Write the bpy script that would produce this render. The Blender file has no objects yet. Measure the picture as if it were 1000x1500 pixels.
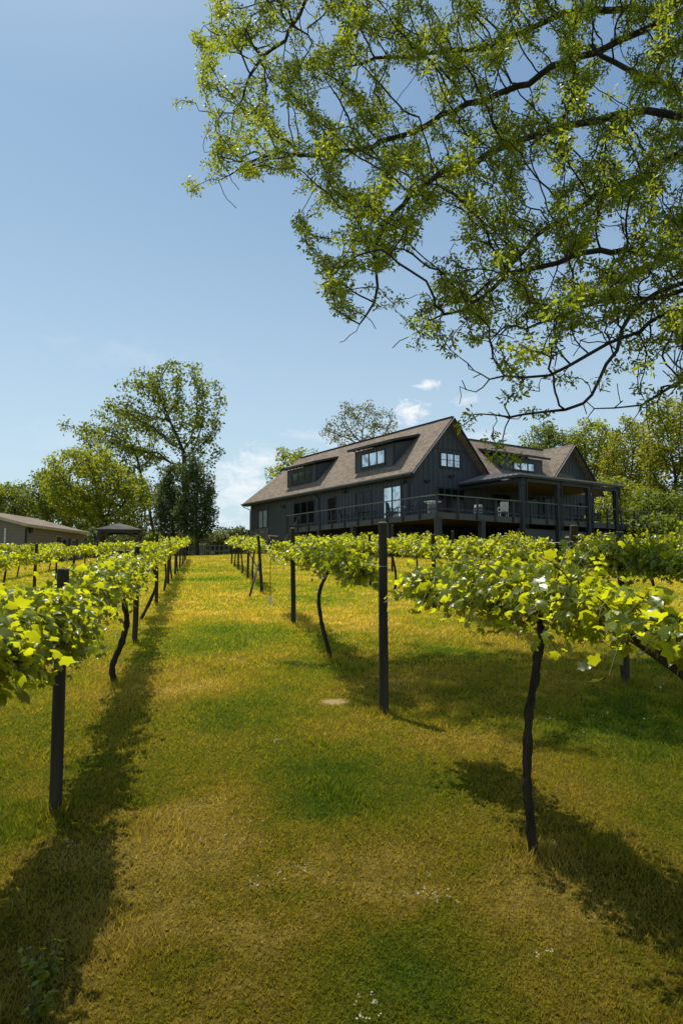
import bpy, math, random
import numpy as np
R = math.radians
rnd = random.Random(11)
rng = np.random.default_rng(11)
scene = bpy.context.scene
col = scene.collection

# ------------------------------------------------------------------ frame of the place
CAMZ = 1.7
FPX = 1044.0
PITCH = R(5.2)
ROWAZ = R(11.1)
ED = np.array([-math.sin(ROWAZ), math.cos(ROWAZ)])      # along the vine rows, uphill
EL = np.array([math.cos(ROWAZ), math.sin(ROWAZ)])       # to the right of the rows
SUN = np.array([-.25, .35, 1.0]); SUN /= np.linalg.norm(SUN)

def sm(x): return x - math.log1p(math.exp(min(60.0, (x - 62.0) / 3.0))) * 3.0 if x > 30 else x
def gz(x, y):
    d = x * ED[0] + y * ED[1]; l = x * EL[0] + y * EL[1]
    b = .02 * math.sin(x * .9 + 1.1) * math.sin(y * .7) + .05 * math.sin(x * .21) * math.sin(y * .17 + .4)
    if d < -30: d = -30
    return .0585 * sm(d) + .03 * max(-25, min(30, l)) + b * min(1, max(0, (y - 1) / 6))
ROWLINE = {-1.05: ([2, 4.8, 9, 12, 20], [-.86, -.86, -.93, -1.02, -1.05]), 4.6: ([2, 6.9, 11, 18, 22], [4.4, 4.42, 4.75, 4.95, 5.02]), 1.72: ([2, 5, 9], [1.72, 1.70, 1.69])}
def row(d, l):
    if l in ROWLINE: l = float(np.interp(d, *ROWLINE[l]))      # the rows are not quite straight
    p = ED * d + EL * l
    return float(p[0]), float(p[1])
def at(px, py, Y):
    """the place that lies at depth Y on a line of sight of the survey"""
    a = (px - 500) / FPX; b = (750 - py) / FPX
    r = (a, math.cos(PITCH) - b * math.sin(PITCH), math.sin(PITCH) + b * math.cos(PITCH))
    t = Y / r[1]
    return np.array([a * t, Y, CAMZ + r[2] * t])

# ------------------------------------------------------------------ tagging
def tag(o, label=None, cat=None, group=None, kind=None):
    if label: o['label'] = label
    if cat: o['category'] = cat
    if group: o['group'] = group
    if kind: o['kind'] = kind
    return o
def empty(name, loc, rz=0):
    o = bpy.data.objects.new(name, None); col.objects.link(o)
    o.location = loc; o.rotation_euler = (0, 0, rz); o.empty_display_size = .2
    return o
def mesh_obj(name, verts, faces, mat, parent=None, smooth=False):
    me = bpy.data.meshes.new(name); me.from_pydata([tuple(map(float, v)) for v in verts], [], faces); me.update()
    if smooth: me.polygons.foreach_set('use_smooth', [True] * len(me.polygons))
    me.materials.append(mat)
    o = bpy.data.objects.new(name, me); col.objects.link(o)
    if parent: o.parent = parent
    return o
def np_mesh(name, V, Fc, mat, parent=None, smooth=False):
    """V (n,3), Fc (m,k) constant size faces"""
    me = bpy.data.meshes.new(name)
    V = np.ascontiguousarray(V, dtype=np.float32); Fc = np.ascontiguousarray(Fc, dtype=np.int32)
    m, k = Fc.shape
    me.vertices.add(len(V)); me.vertices.foreach_set('co', V.ravel())
    me.loops.add(m * k); me.loops.foreach_set('vertex_index', Fc.ravel())
    me.polygons.add(m)
    me.polygons.foreach_set('loop_start', np.arange(m, dtype=np.int32) * k)
    me.polygons.foreach_set('loop_total', np.full(m, k, dtype=np.int32))
    if smooth: me.polygons.foreach_set('use_smooth', np.ones(m, dtype=bool))
    me.update(calc_edges=True)
    me.materials.append(mat)
    o = bpy.data.objects.new(name, me); col.objects.link(o)
    if parent: o.parent = parent
    return o

class MB:
    def __init__(s): s.v = []; s.f = []
    def add(s, vs, fs):
        n = len(s.v); s.v += [tuple(map(float, v)) for v in vs]; s.f += [tuple(i + n for i in f) for f in fs]; return s
    def box(s, a, b):
        x0, y0, z0 = [min(p, q) for p, q in zip(a, b)]; x1, y1, z1 = [max(p, q) for p, q in zip(a, b)]
        return s.add([(x0,y0,z0),(x1,y0,z0),(x1,y1,z0),(x0,y1,z0),(x0,y0,z1),(x1,y0,z1),(x1,y1,z1),(x0,y1,z1)],
                     [(0,3,2,1),(4,5,6,7),(0,1,5,4),(1,2,6,5),(2,3,7,6),(3,0,4,7)])
    def bar(s, p, q, w, h, up=(0,0,1)):
        p = np.array(p, float); q = np.array(q, float); d = q - p; d /= np.linalg.norm(d)
        up = np.array(up, float); sd = np.cross(d, up)
        if np.linalg.norm(sd) < 1e-4: sd = np.array([1., 0, 0])
        sd /= np.linalg.norm(sd); u = np.cross(sd, d)
        vs = [c + sd * a * w / 2 + u * b * h / 2 for c in (p, q) for a, b in ((-1,-1),(1,-1),(1,1),(-1,1))]
        return s.add(vs, [(0,1,2,3),(7,6,5,4),(0,4,5,1),(1,5,6,2),(2,6,7,3),(3,7,4,0)])
    def slab(s, poly, nrm, th):
        """thick polygon, top = poly, extruded by -nrm*th"""
        n = len(poly); nrm = np.array(nrm, float); nrm /= np.linalg.norm(nrm)
        P = [np.array(p, float) for p in poly]; Q = [p - nrm * th for p in P]
        return s.add(P + Q, [tuple(range(n)), tuple(range(2*n-1, n-1, -1))] + [(i, n+i, n+(i+1) % n, (i+1) % n) for i in range(n)])
    def tube(s, pts, rad, n=8, cap=True, jit=0):
        pts = [np.array(p, float) for p in pts]
        if not hasattr(rad, '__len__'): rad = [rad] * len(pts)
        base = len(s.v); ref = None
        for i, p in enumerate(pts):
            d = pts[min(i+1, len(pts)-1)] - pts[max(i-1, 0)]; d /= max(1e-9, np.linalg.norm(d))
            if ref is None:
                ref = np.cross(d, (0.13, .99, .05)); 
                if np.linalg.norm(ref) < .1: ref = np.cross(d, (1, 0, 0))
            ref = ref - d * (ref @ d); ref /= np.linalg.norm(ref); b = np.cross(d, ref)
            for k in range(n):
                a = 2 * math.pi * k / n
                s.v.append(tuple(p + (ref * math.cos(a) + b * math.sin(a)) * rad[i] * (1 + jit * (math.sin(k * 2.4 + i * .9) * .5 + rnd.uniform(-.5, .5)))))
        for i in range(len(pts) - 1):
            for k in range(n):
                a = base + i * n + k; c = base + i * n + (k+1) % n
                s.f.append((a, c, c + n, a + n))
        if cap:
            s.f.append(tuple(base + k for k in range(n-1, -1, -1)))
            s.f.append(tuple(base + (len(pts)-1) * n + k for k in range(n)))
        return s
    def cone(s, c, r0, r1, z0, z1, n=12):
        return s.tube([(c[0], c[1], z0), (c[0], c[1], z1)], [r0, r1], n)
    def build(s, name, mat, parent=None, smooth=False):
        return mesh_obj(name, s.v, s.f, mat, parent, smooth)

# ------------------------------------------------------------------ materials
def new_mat(name):
    m = bpy.data.materials.new(name); m.use_nodes = True
    nt = m.node_tree; nt.nodes.clear()
    out = nt.nodes.new('ShaderNodeOutputMaterial')
    return m, nt, out
def nd(nt, t, **kw):
    n = nt.nodes.new(t)
    for k, v in kw.items():
        if k in n.inputs.keys() if hasattr(n.inputs, 'keys') else False: n.inputs[k].default_value = v
        else: setattr(n, k, v)
    return n
def ramp(nt, fac, stops):
    r = nt.nodes.new('ShaderNodeValToRGB'); e = r.color_ramp.elements
    while len(e) < len(stops): e.new(.5)
    for q, (p, c) in zip(e, stops): q.position = p; q.color = (*c, 1)
    nt.links.new(fac, r.inputs['Fac']); return r.outputs['Color']
def noise(nt, vec, scale, detail=4, rough=.55, out='Fac', dist=0):
    n = nt.nodes.new('ShaderNodeTexNoise'); n.inputs['Scale'].default_value = scale
    n.inputs['Detail'].default_value = detail; n.inputs['Roughness'].default_value = rough; n.inputs['Distortion'].default_value = dist
    if vec is not None: nt.links.new(vec, n.inputs['Vector'])
    return n.outputs[out]
def mapping(nt, vec, scale=(1,1,1), loc=(0,0,0), rot=(0,0,0)):
    m = nt.nodes.new('ShaderNodeMapping'); m.inputs['Scale'].default_value = scale; m.inputs['Location'].default_value = loc; m.inputs['Rotation'].default_value = rot
    nt.links.new(vec, m.inputs['Vector']); return m.outputs['Vector']
def mix(nt, fac, a, b, mode='MIX'):
    n = nt.nodes.new('ShaderNodeMix'); n.data_type = 'RGBA'; n.blend_type = mode
    for s, v in ((0, fac), (6, a), (7, b)):
        if hasattr(v, 'is_output') or isinstance(v, bpy.types.NodeSocket): nt.links.new(v, n.inputs[s])
        elif s == 0: n.inputs[0].default_value = v
        else: n.inputs[s].default_value = (*v, 1)
    return n.outputs[2]
def mth(nt, op, a, b=0., c=None):
    n = nt.nodes.new('ShaderNodeMath'); n.operation = op
    for i, v in enumerate((a, b) if c is None else (a, b, c)):
        if isinstance(v, bpy.types.NodeSocket): nt.links.new(v, n.inputs[i])
        else: n.inputs[i].default_value = v
    return n.outputs[0]
def bump(nt, h, strength=.3, dist=.02):
    b = nt.nodes.new('ShaderNodeBump'); b.inputs['Strength'].default_value = strength; b.inputs['Distance'].default_value = dist
    nt.links.new(h, b.inputs['Height']); return b.outputs['Normal']
def surf(name, stops, scale=4, stretch=(1,1,1), rough=.8, bumpv=.2, bdist=.01, spec=.3, obj=True, detail=6):
    m, nt, out = new_mat(name)
    tc = nt.nodes.new('ShaderNodeTexCoord')
    v = mapping(nt, tc.outputs['Object'], stretch)
    f = noise(nt, v, scale, detail)
    c = ramp(nt, f, stops)
    p = nt.nodes.new('ShaderNodeBsdfPrincipled')
    nt.links.new(c, p.inputs['Base Color']); p.inputs['Roughness'].default_value = rough; p.inputs['Specular IOR Level'].default_value = spec
    nt.links.new(bump(nt, noise(nt, v, scale * 5, 4), bumpv, bdist), p.inputs['Normal'])
    nt.links.new(p.outputs[0], out.inputs['Surface'])
    return m
def leaf_mat(name, dark, light, trans, spec=.4, rough=.35, tfac=.5, sc=3.0):
    """two-sided leaf: coloured reflection plus light passing through it"""
    m, nt, out = new_mat(name)
    geo = nt.nodes.new('ShaderNodeNewGeometry')
    ri = geo.outputs['Random Per Island']
    nz = noise(nt, geo.outputs['Position'], sc, 2)
    f = mth(nt, 'ADD', mth(nt, 'MULTIPLY', ri, .6), mth(nt, 'MULTIPLY', nz, .45))
    c = ramp(nt, f, [(.2, dark), (.8, light)])
    p = nt.nodes.new('ShaderNodeBsdfPrincipled'); nt.links.new(c, p.inputs['Base Color'])
    p.inputs['Roughness'].default_value = rough; p.inputs['Specular IOR Level'].default_value = spec
    t = nt.nodes.new('ShaderNodeBsdfTranslucent')
    tc = ramp(nt, f, [(.2, tuple(q * .6 for q in trans)), (.85, trans)]); nt.links.new(tc, t.inputs['Color'])
    mx = nt.nodes.new('ShaderNodeMixShader'); mx.inputs[0].default_value = tfac
    nt.links.new(p.outputs[0], mx.inputs[1]); nt.links.new(t.outputs[0], mx.inputs[2]); nt.links.new(mx.outputs[0], out.inputs['Surface'])
    return m

# lawn colour shared by the ground sheet and the blades
GREEN_SPOTS = [(300, 925, 1.6, .5), (400, 1010, .9, .5), (440, 1110, .8, .5), (285, 835, 5, .45), (450, 890, 1.6, .4), (600, 1420, .5, .5), (490, 1165, 1.0, .8), (345, 1040, 1.1, .55), (30, 950, 1.4, .6), (60, 1000, 1.0, .5), (290, 850, 3.0, .5), (700, 960, 1.6, .5), (880, 1060, 1.6, .6), (640, 1330, .8, .45), (300, 950, 1.2, .4), (560, 850, 3.5, .5)]
STRAW_SPOTS = [(330, 880, 1.2, .5), (290, 1010, .7, .5), (540, 1260, .5, .5), (400, 1380, .6, .5), (880, 1290, .6, .5), (310, 1180, .6, .5), (700, 1080, .7, .5), (280, 820, 3, .4), (760, 950, .8, .5), (250, 1250, 1.1, .7), (150, 1420, .8, .5), (760, 1350, .6, .6), (480, 1290, .5, .5), (300, 900, 1.5, .5), (500, 905, 1.6, .5), (620, 980, 1.2, .6), (830, 1000, .8, .4), (560, 920, 1.2, .4)]
def ground_hit(px, py):
    lo, hi = 1.0, 66.0
    for _ in range(50):
        m_ = (lo + hi) / 2; p = at(px, py, m_)
        if p[2] > gz(p[0], p[1]): lo = m_
        else: hi = m_
    return at(px, py, lo)
def lawn_color(nt):
    geo = nt.nodes.new('ShaderNodeNewGeometry'); P = geo.outputs['Position']
    n1 = noise(nt, P, .55, 5, .6); n2 = noise(nt, mapping(nt, P, (1, 1, 1), (7, 3, 0)), 2.3, 5, .65)
    f = mth(nt, 'ADD', mth(nt, 'MULTIPLY', n1, .72), mth(nt, 'ADD', mth(nt, 'MULTIPLY', n2, .36), mth(nt, 'MULTIPLY', noise(nt, P, 6.5, 5, .75), .24)))
    for spots, sg in ((GREEN_SPOTS, 1), (STRAW_SPOTS, -1)):
        for px, py, r, s in spots:
            q = ground_hit(px, py)
            d = nt.nodes.new('ShaderNodeVectorMath'); d.operation = 'DISTANCE'
            nt.links.new(P, d.inputs[0]); d.inputs[1].default_value = tuple(q)
            g = mth(nt, 'MAXIMUM', mth(nt, 'SUBTRACT', 1.0, mth(nt, 'DIVIDE', mth(nt, 'ADD', d.outputs['Value'], mth(nt, 'MULTIPLY', mth(nt, 'SUBTRACT', n2, .5), 2.6 * r)), r)), 0)
            f = mth(nt, 'ADD', f, mth(nt, 'MULTIPLY', g, sg * s * .22))
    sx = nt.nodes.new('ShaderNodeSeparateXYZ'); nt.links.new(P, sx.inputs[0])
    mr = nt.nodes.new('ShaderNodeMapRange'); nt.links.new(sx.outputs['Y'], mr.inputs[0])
    for i_, v_ in ((1, 2.0), (2, 16.0), (3, .62), (4, 1.8)): mr.inputs[i_].default_value = v_      # light falloff painted into the lawn colour: dark near, bright uphill
    global LAWN_FALLOFF; LAWN_FALLOFF = mr.outputs[0]
    return P, f
LAWN = [(.46, (.44, .32, .075)), (.60, (.33, .245, .032)), (.71, (.24, .225, .018)), (.85, (.10, .15, .010))]
def ground_material():
    m, nt, out = new_mat('lawn_soil')
    P, f = lawn_color(nt)
    c = ramp(nt, f, LAWN)
    fine = noise(nt, P, 55, 3, .7)
    mid = noise(nt, mapping(nt, P, (1, .5, 1)), 9, 4, .7)
    k = ramp(nt, fine, [(.35, (.18, .18, .14)), (.62, (.8, .8, .7))])
    c2 = mix(nt, 1.0, c, k, 'MULTIPLY')
    k2 = ramp(nt, mid, [(.3, (.6, .66, .55)), (.6, (1.05, 1.05, 1.0))])
    c3 = mix(nt, 1.0, c2, k2, 'MULTIPLY')
    # one worn bare spot in the lane
    q = ground_hit(490, 1028)
    d = nt.nodes.new('ShaderNodeVectorMath'); d.operation = 'DISTANCE'; nt.links.new(P, d.inputs[0]); d.inputs[1].default_value = tuple(q)
    g = mth(nt, 'ADD', d.outputs['Value'], mth(nt, 'MULTIPLY', noise(nt, P, 9, 3), .22))
    vm_ = nt.nodes.new('ShaderNodeVectorMath'); vm_.operation = 'SCALE'; nt.links.new(c3, vm_.inputs[0]); nt.links.new(LAWN_FALLOFF, vm_.inputs['Scale']); c3 = vm_.outputs[0]
    bare = ramp(nt, g, [(.2, (1, 1, 1)), (.28, (0, 0, 0))])
    c4 = mix(nt, bare, c3, (.42, .30, .13))
    p = nt.nodes.new('ShaderNodeBsdfPrincipled'); nt.links.new(c4, p.inputs['Base Color']); p.inputs['Roughness'].default_value = 1; p.inputs['Specular IOR Level'].default_value = .05
    nt.links.new(bump(nt, mth(nt, 'ADD', fine, mid), .8, .05), p.inputs['Normal'])
    nt.links.new(p.outputs[0], out.inputs['Surface'])
    return m
def blade_material():
    m, nt, out = new_mat('grass_blades')
    P, f = lawn_color(nt)
    geo = nt.nodes.new('ShaderNodeNewGeometry')
    f = mth(nt, 'ADD', f, mth(nt, 'MULTIPLY', mth(nt, 'SUBTRACT', geo.outputs['Random Per Island'], .5), .14))
    c = ramp(nt, f, [(p, tuple(q * 1.1 for q in cc)) for p, cc in LAWN])
    vm_ = nt.nodes.new('ShaderNodeVectorMath'); vm_.operation = 'SCALE'; nt.links.new(c, vm_.inputs[0]); nt.links.new(LAWN_FALLOFF, vm_.inputs['Scale']); c = vm_.outputs[0]
    p = nt.nodes.new('ShaderNodeBsdfPrincipled'); nt.links.new(c, p.inputs['Base Color']); p.inputs['Roughness'].default_value = .6; p.inputs['Specular IOR Level'].default_value = .15
    t = nt.nodes.new('ShaderNodeBsdfTranslucent'); nt.links.new(mix(nt, 1.0, c, (1.5, 1.5, .8), 'MULTIPLY'), t.inputs['Color'])
    mx = nt.nodes.new('ShaderNodeMixShader'); mx.inputs[0].default_value = .45
    nt.links.new(p.outputs[0], mx.inputs[1]); nt.links.new(t.outputs[0], mx.inputs[2]); nt.links.new(mx.outputs[0], out.inputs['Surface'])
    return m
def siding(name, base, edge, board=0.0):
    m, nt, out = new_mat(name)
    tc = nt.nodes.new('ShaderNodeTexCoord')
    n = noise(nt, mapping(nt, tc.outputs['Object'], (6, 6, .5)), 3, 5)
    c = ramp(nt, n, [(.3, base), (.7, edge)])
    p = nt.nodes.new('ShaderNodeBsdfPrincipled'); p.inputs['Roughness'].default_value = .6; p.inputs['Specular IOR Level'].default_value = .3
    if board:
        sx = nt.nodes.new('ShaderNodeSeparateXYZ'); nt.links.new(tc.outputs['Object'], sx.inputs[0])
        fr = mth(nt, 'FRACT', mth(nt, 'DIVIDE', sx.outputs['Z'], board))
        ln = mth(nt, 'LESS_THAN', fr, .1)
        c = mix(nt, mth(nt, 'MULTIPLY', ln, .55), c, tuple(q * .3 for q in base))
        nt.links.new(bump(nt, fr, .7, .015), p.inputs['Normal'])
    nt.links.new(c, p.inputs['Base Color'])
    nt.links.new(p.outputs[0], out.inputs['Surface'])
    return m
def shingle(name, a, b):
    m, nt, out = new_mat(name)
    tc = nt.nodes.new('ShaderNodeTexCoord')
    sx = nt.nodes.new('ShaderNodeSeparateXYZ'); nt.links.new(tc.outputs['Object'], sx.inputs[0])
    Z = sx.outputs['Z']; H = mth(nt, 'ADD', sx.outputs['X'], sx.outputs['Y'])
    course = mth(nt, 'FLOOR', mth(nt, 'DIVIDE', Z, .11))
    cb = nt.nodes.new('ShaderNodeCombineXYZ')
    nt.links.new(mth(nt, 'FLOOR', mth(nt, 'ADD', mth(nt, 'DIVIDE', H, .3), mth(nt, 'MULTIPLY', course, .37))), cb.inputs[0]); nt.links.new(course, cb.inputs[1])
    wn = nt.nodes.new('ShaderNodeTexWhiteNoise'); nt.links.new(cb.outputs[0], wn.inputs['Vector'])
    big = noise(nt, tc.outputs['Object'], .5, 4)
    f = mth(nt, 'ADD', mth(nt, 'MULTIPLY', wn.outputs['Value'], .6), mth(nt, 'MULTIPLY', big, .5))
    c = ramp(nt, f, [(.15, a), (.85, b)])
    fr = mth(nt, 'FRACT', mth(nt, 'DIVIDE', Z, .11))
    c = mix(nt, mth(nt, 'MULTIPLY', mth(nt, 'LESS_THAN', fr, .13), .45), c, tuple(q * .35 for q in a))
    p = nt.nodes.new('ShaderNodeBsdfPrincipled'); nt.links.new(c, p.inputs['Base Color']); p.inputs['Roughness'].default_value = .95; p.inputs['Specular IOR Level'].default_value = .1
    nt.links.new(bump(nt, noise(nt, tc.outputs['Object'], 40, 3), .4, .02), p.inputs['Normal'])
    nt.links.new(p.outputs[0], out.inputs['Surface'])
    return m
def stone(name):
    m, nt, out = new_mat(name)
    tc = nt.nodes.new('ShaderNodeTexCoord')
    v = nt.nodes.new('ShaderNodeTexVoronoi'); v.inputs['Scale'].default_value = 3.2
    nt.links.new(mapping(nt, tc.outputs['Object'], (1, 1, 1.9)), v.inputs['Vector'])
    c = ramp(nt, v.outputs['Color'], [(.1, (.06, .065, .06)), (.5, (.14, .14, .12)), (.9, (.24, .23, .2))])
    p = nt.nodes.new('ShaderNodeBsdfPrincipled'); nt.links.new(c, p.inputs['Base Color']); p.inputs['Roughness'].default_value = .9
    nt.links.new(bump(nt, v.outputs['Distance'], .6, .05), p.inputs['Normal'])
    nt.links.new(p.outputs[0], out.inputs['Surface'])
    return m
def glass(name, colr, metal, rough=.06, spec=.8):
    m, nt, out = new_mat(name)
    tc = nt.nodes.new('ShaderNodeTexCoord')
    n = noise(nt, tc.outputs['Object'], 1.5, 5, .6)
    c = ramp(nt, n, [(.36, tuple(q * .35 for q in colr)), (.52, tuple(q * .85 for q in colr)), (.7, colr)])  # mottled tint paints uneven reflections into the glass colour
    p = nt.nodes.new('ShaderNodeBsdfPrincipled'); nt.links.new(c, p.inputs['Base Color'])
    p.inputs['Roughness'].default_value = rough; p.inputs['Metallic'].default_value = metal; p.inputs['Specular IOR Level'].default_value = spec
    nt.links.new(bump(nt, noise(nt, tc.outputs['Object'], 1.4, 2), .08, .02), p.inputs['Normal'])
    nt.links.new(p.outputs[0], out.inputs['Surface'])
    return m

M = {}
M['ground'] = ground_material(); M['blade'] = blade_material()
M['wall'] = siding('dark_board_siding', (.050, .058, .068), (.080, .090, .100))
M['trim'] = siding('dark_trim_paint', (.030, .034, .040), (.045, .050, .058))
M['deckwood'] = siding('grey_deck_paint', (.062, .068, .072), (.095, .10, .10))
M['railtop'] = siding('grey_green_rail_paint', (.12, .14, .12), (.19, .21, .18))
M['lower'] = siding('grey_lap_siding', (.085, .095, .105), (.12, .13, .14), .2)
M['joist'] = surf('raw_timber', [(.3, (.05, .035, .014)), (.7, (.11, .075, .03))], 3, (1, 1, 1), .8)
M['ceil'] = surf('stained_ceiling_boards', [(.3, (.19, .125, .04)), (.7, (.33, .23, .08))], 2, (8, .5, 1), .7)
M['roof'] = shingle('brown_asphalt_shingle', (.16, .128, .102), (.29, .23, .178))
M['gazroof'] = shingle('weathered_grey_shingle', (.07, .07, .065), (.16, .145, .13))
M['metalroof'] = surf('grey_standing_seam_metal', [(.3, (.20, .18, .17)), (.7, (.28, .26, .24))], 3, (1, 1, 1), .35, .05, .01, .6)
M['stone'] = stone('stacked_fieldstone')
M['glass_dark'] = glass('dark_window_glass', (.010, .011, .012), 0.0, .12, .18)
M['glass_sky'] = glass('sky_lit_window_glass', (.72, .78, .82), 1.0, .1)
M['glass_tree'] = glass('tree_reflection_tint_glass', (.10, .12, .09), .6, .15)  # reflected trees are painted in as a dull green tint
M['post'] = surf('weathered_post_wood', [(.25, (.022, .018, .011)), (.6, (.060, .048, .028)), (.8, (.10, .083, .052))], 5, (3, 3, .25), .85, .5, .01)
M['postend'] = surf('cut_post_end', [(.3, (.25, .19, .10)), (.7, (.38, .30, .18))], 20, (1, 1, 1), .9)
M['bark'] = surf('vine_bark', [(.3, (.022, .015, .008)), (.6, (.065, .046, .027)), (.8, (.13, .098, .065))], 9, (3, 3, .35), .9, 1.0, .02)
M['treebark'] = surf('tree_bark', [(.3, (.028, .024, .018)), (.7, (.085, .072, .055))], 3, (2, 2, .4), .95, .8, .03)
M['wire'] = surf('galvanised_wire', [(.3, (.35, .35, .34)), (.7, (.5, .5, .48))], 8, (1, 1, 1), .45)
M['shoot'] = surf('green_shoot', [(.3, (.10, .11, .02)), (.7, (.19, .15, .04))], 8, (1, 1, 1), .6)
M['vine'] = leaf_mat('vine_leaf', (.022, .045, .006), (.15, .20, .012), (.92, .94, .018), .5, .32, .5, 4)
M['over'] = leaf_mat('young_tree_leaf', (.03, .055, .007), (.16, .20, .015), (.60, .68, .03), .35, .45, .5, 1.2)
M['openleaf'] = leaf_mat('open_crown_leaf', (.03, .055, .010), (.12, .155, .02), (.36, .43, .035), .3, .5, .45, .3)
M['denseleaf'] = leaf_mat('yellow_green_leaf', (.05, .085, .008), (.22, .26, .018), (.58, .62, .03), .3, .5, .45, .35)
M['goldleaf'] = leaf_mat('golden_green_leaf', (.06, .085, .008), (.25, .26, .015), (.58, .58, .03), .3, .5, .45, .25)
M['darkleaf'] = leaf_mat('dark_evergreen_leaf', (.034, .056, .022), (.14, .18, .065), (.24, .32, .06), .25, .6, .3, .5)
M['farleaf'] = leaf_mat('hazy_far_leaf', (.05, .075, .03), (.12, .14, .045), (.22, .25, .06), .2, .7, .4, .2)
M['paleleaf'] = leaf_mat('pale_open_leaf', (.08, .09, .035), (.18, .18, .07), (.30, .30, .10), .2, .6, .4, .3)
M['tan'] = siding('tan_lap_siding', (.17, .145, .12), (.22, .19, .155), .18)
M['tantrim'] = surf('cream_trim_paint', [(.3, (.38, .33, .22)), (.7, (.50, .44, .30))], 3, (1, 1, 1), .6)
M['white'] = surf('white_paint', [(.3, (.62, .62, .60)), (.7, (.78, .78, .75))], 5, (1, 1, 1), .5)
M['pink'] = surf('pale_pink_plastic', [(.3, (.55, .36, .32)), (.7, (.70, .50, .44))], 5, (1, 1, 1), .5)
M['dark'] = surf('dark_metal', [(.3, (.018, .018, .02)), (.7, (.04, .04, .042))], 5, (1, 1, 1), .5)
M['greyfence'] = surf('grey_fence_paint', [(.3, (.16, .18, .18)), (.7, (.28, .30, .30))], 4, (1, 1, 1), .7)
M['petal'] = leaf_mat('clover_petal', (.34, .33, .20), (.58, .56, .40), (.4, .4, .25), .1, .7, .3, 9)
M['deck_shade'] = surf('painted_deck_shade', [(.3, (.010, .010, .011)), (.7, (.02, .02, .021))], 3, (1, 1, 1), .9)  # near-black colour standing in for the shade below the deck

# ------------------------------------------------------------------ ground
def build_ground():
    xs = np.concatenate([np.linspace(-900, -60, 22), np.linspace(-56, -14, 22), np.linspace(-13, 13, 66), np.linspace(14, 60, 24), np.linspace(70, 900, 22)])
    ys = np.concatenate([np.linspace(-80, -4, 12), np.linspace(-3, 20, 60), np.linspace(20.6, 80, 80), np.linspace(84, 1500, 34)])
    V = np.array([(x, y, gz(x, y)) for y in ys for x in xs]); nx = len(xs)
    i, j = np.meshgrid(np.arange(len(ys) - 1), np.arange(nx - 1), indexing='ij'); a = (i * nx + j).ravel()
    F_ = np.stack([a, a + 1, a + nx + 1, a + nx], 1)
    tag(np_mesh('ground', V, F_, M['ground'], smooth=True), kind='structure')
build_ground()
def gz_np(x, y):
    d = x * ED[0] + y * ED[1]; l = x * EL[0] + y * EL[1]
    b = .02 * np.sin(x * .9 + 1.1) * np.sin(y * .7) + .05 * np.sin(x * .21) * np.sin(y * .17 + .4)
    sd = np.where(d > 30, d - np.log1p(np.exp(np.minimum(60, (d - 62) / 3))) * 3, d)
    return .0585 * sd + .03 * np.clip(l, -25, 30) + b * np.clip((y - 1) / 6, 0, 1)

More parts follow.
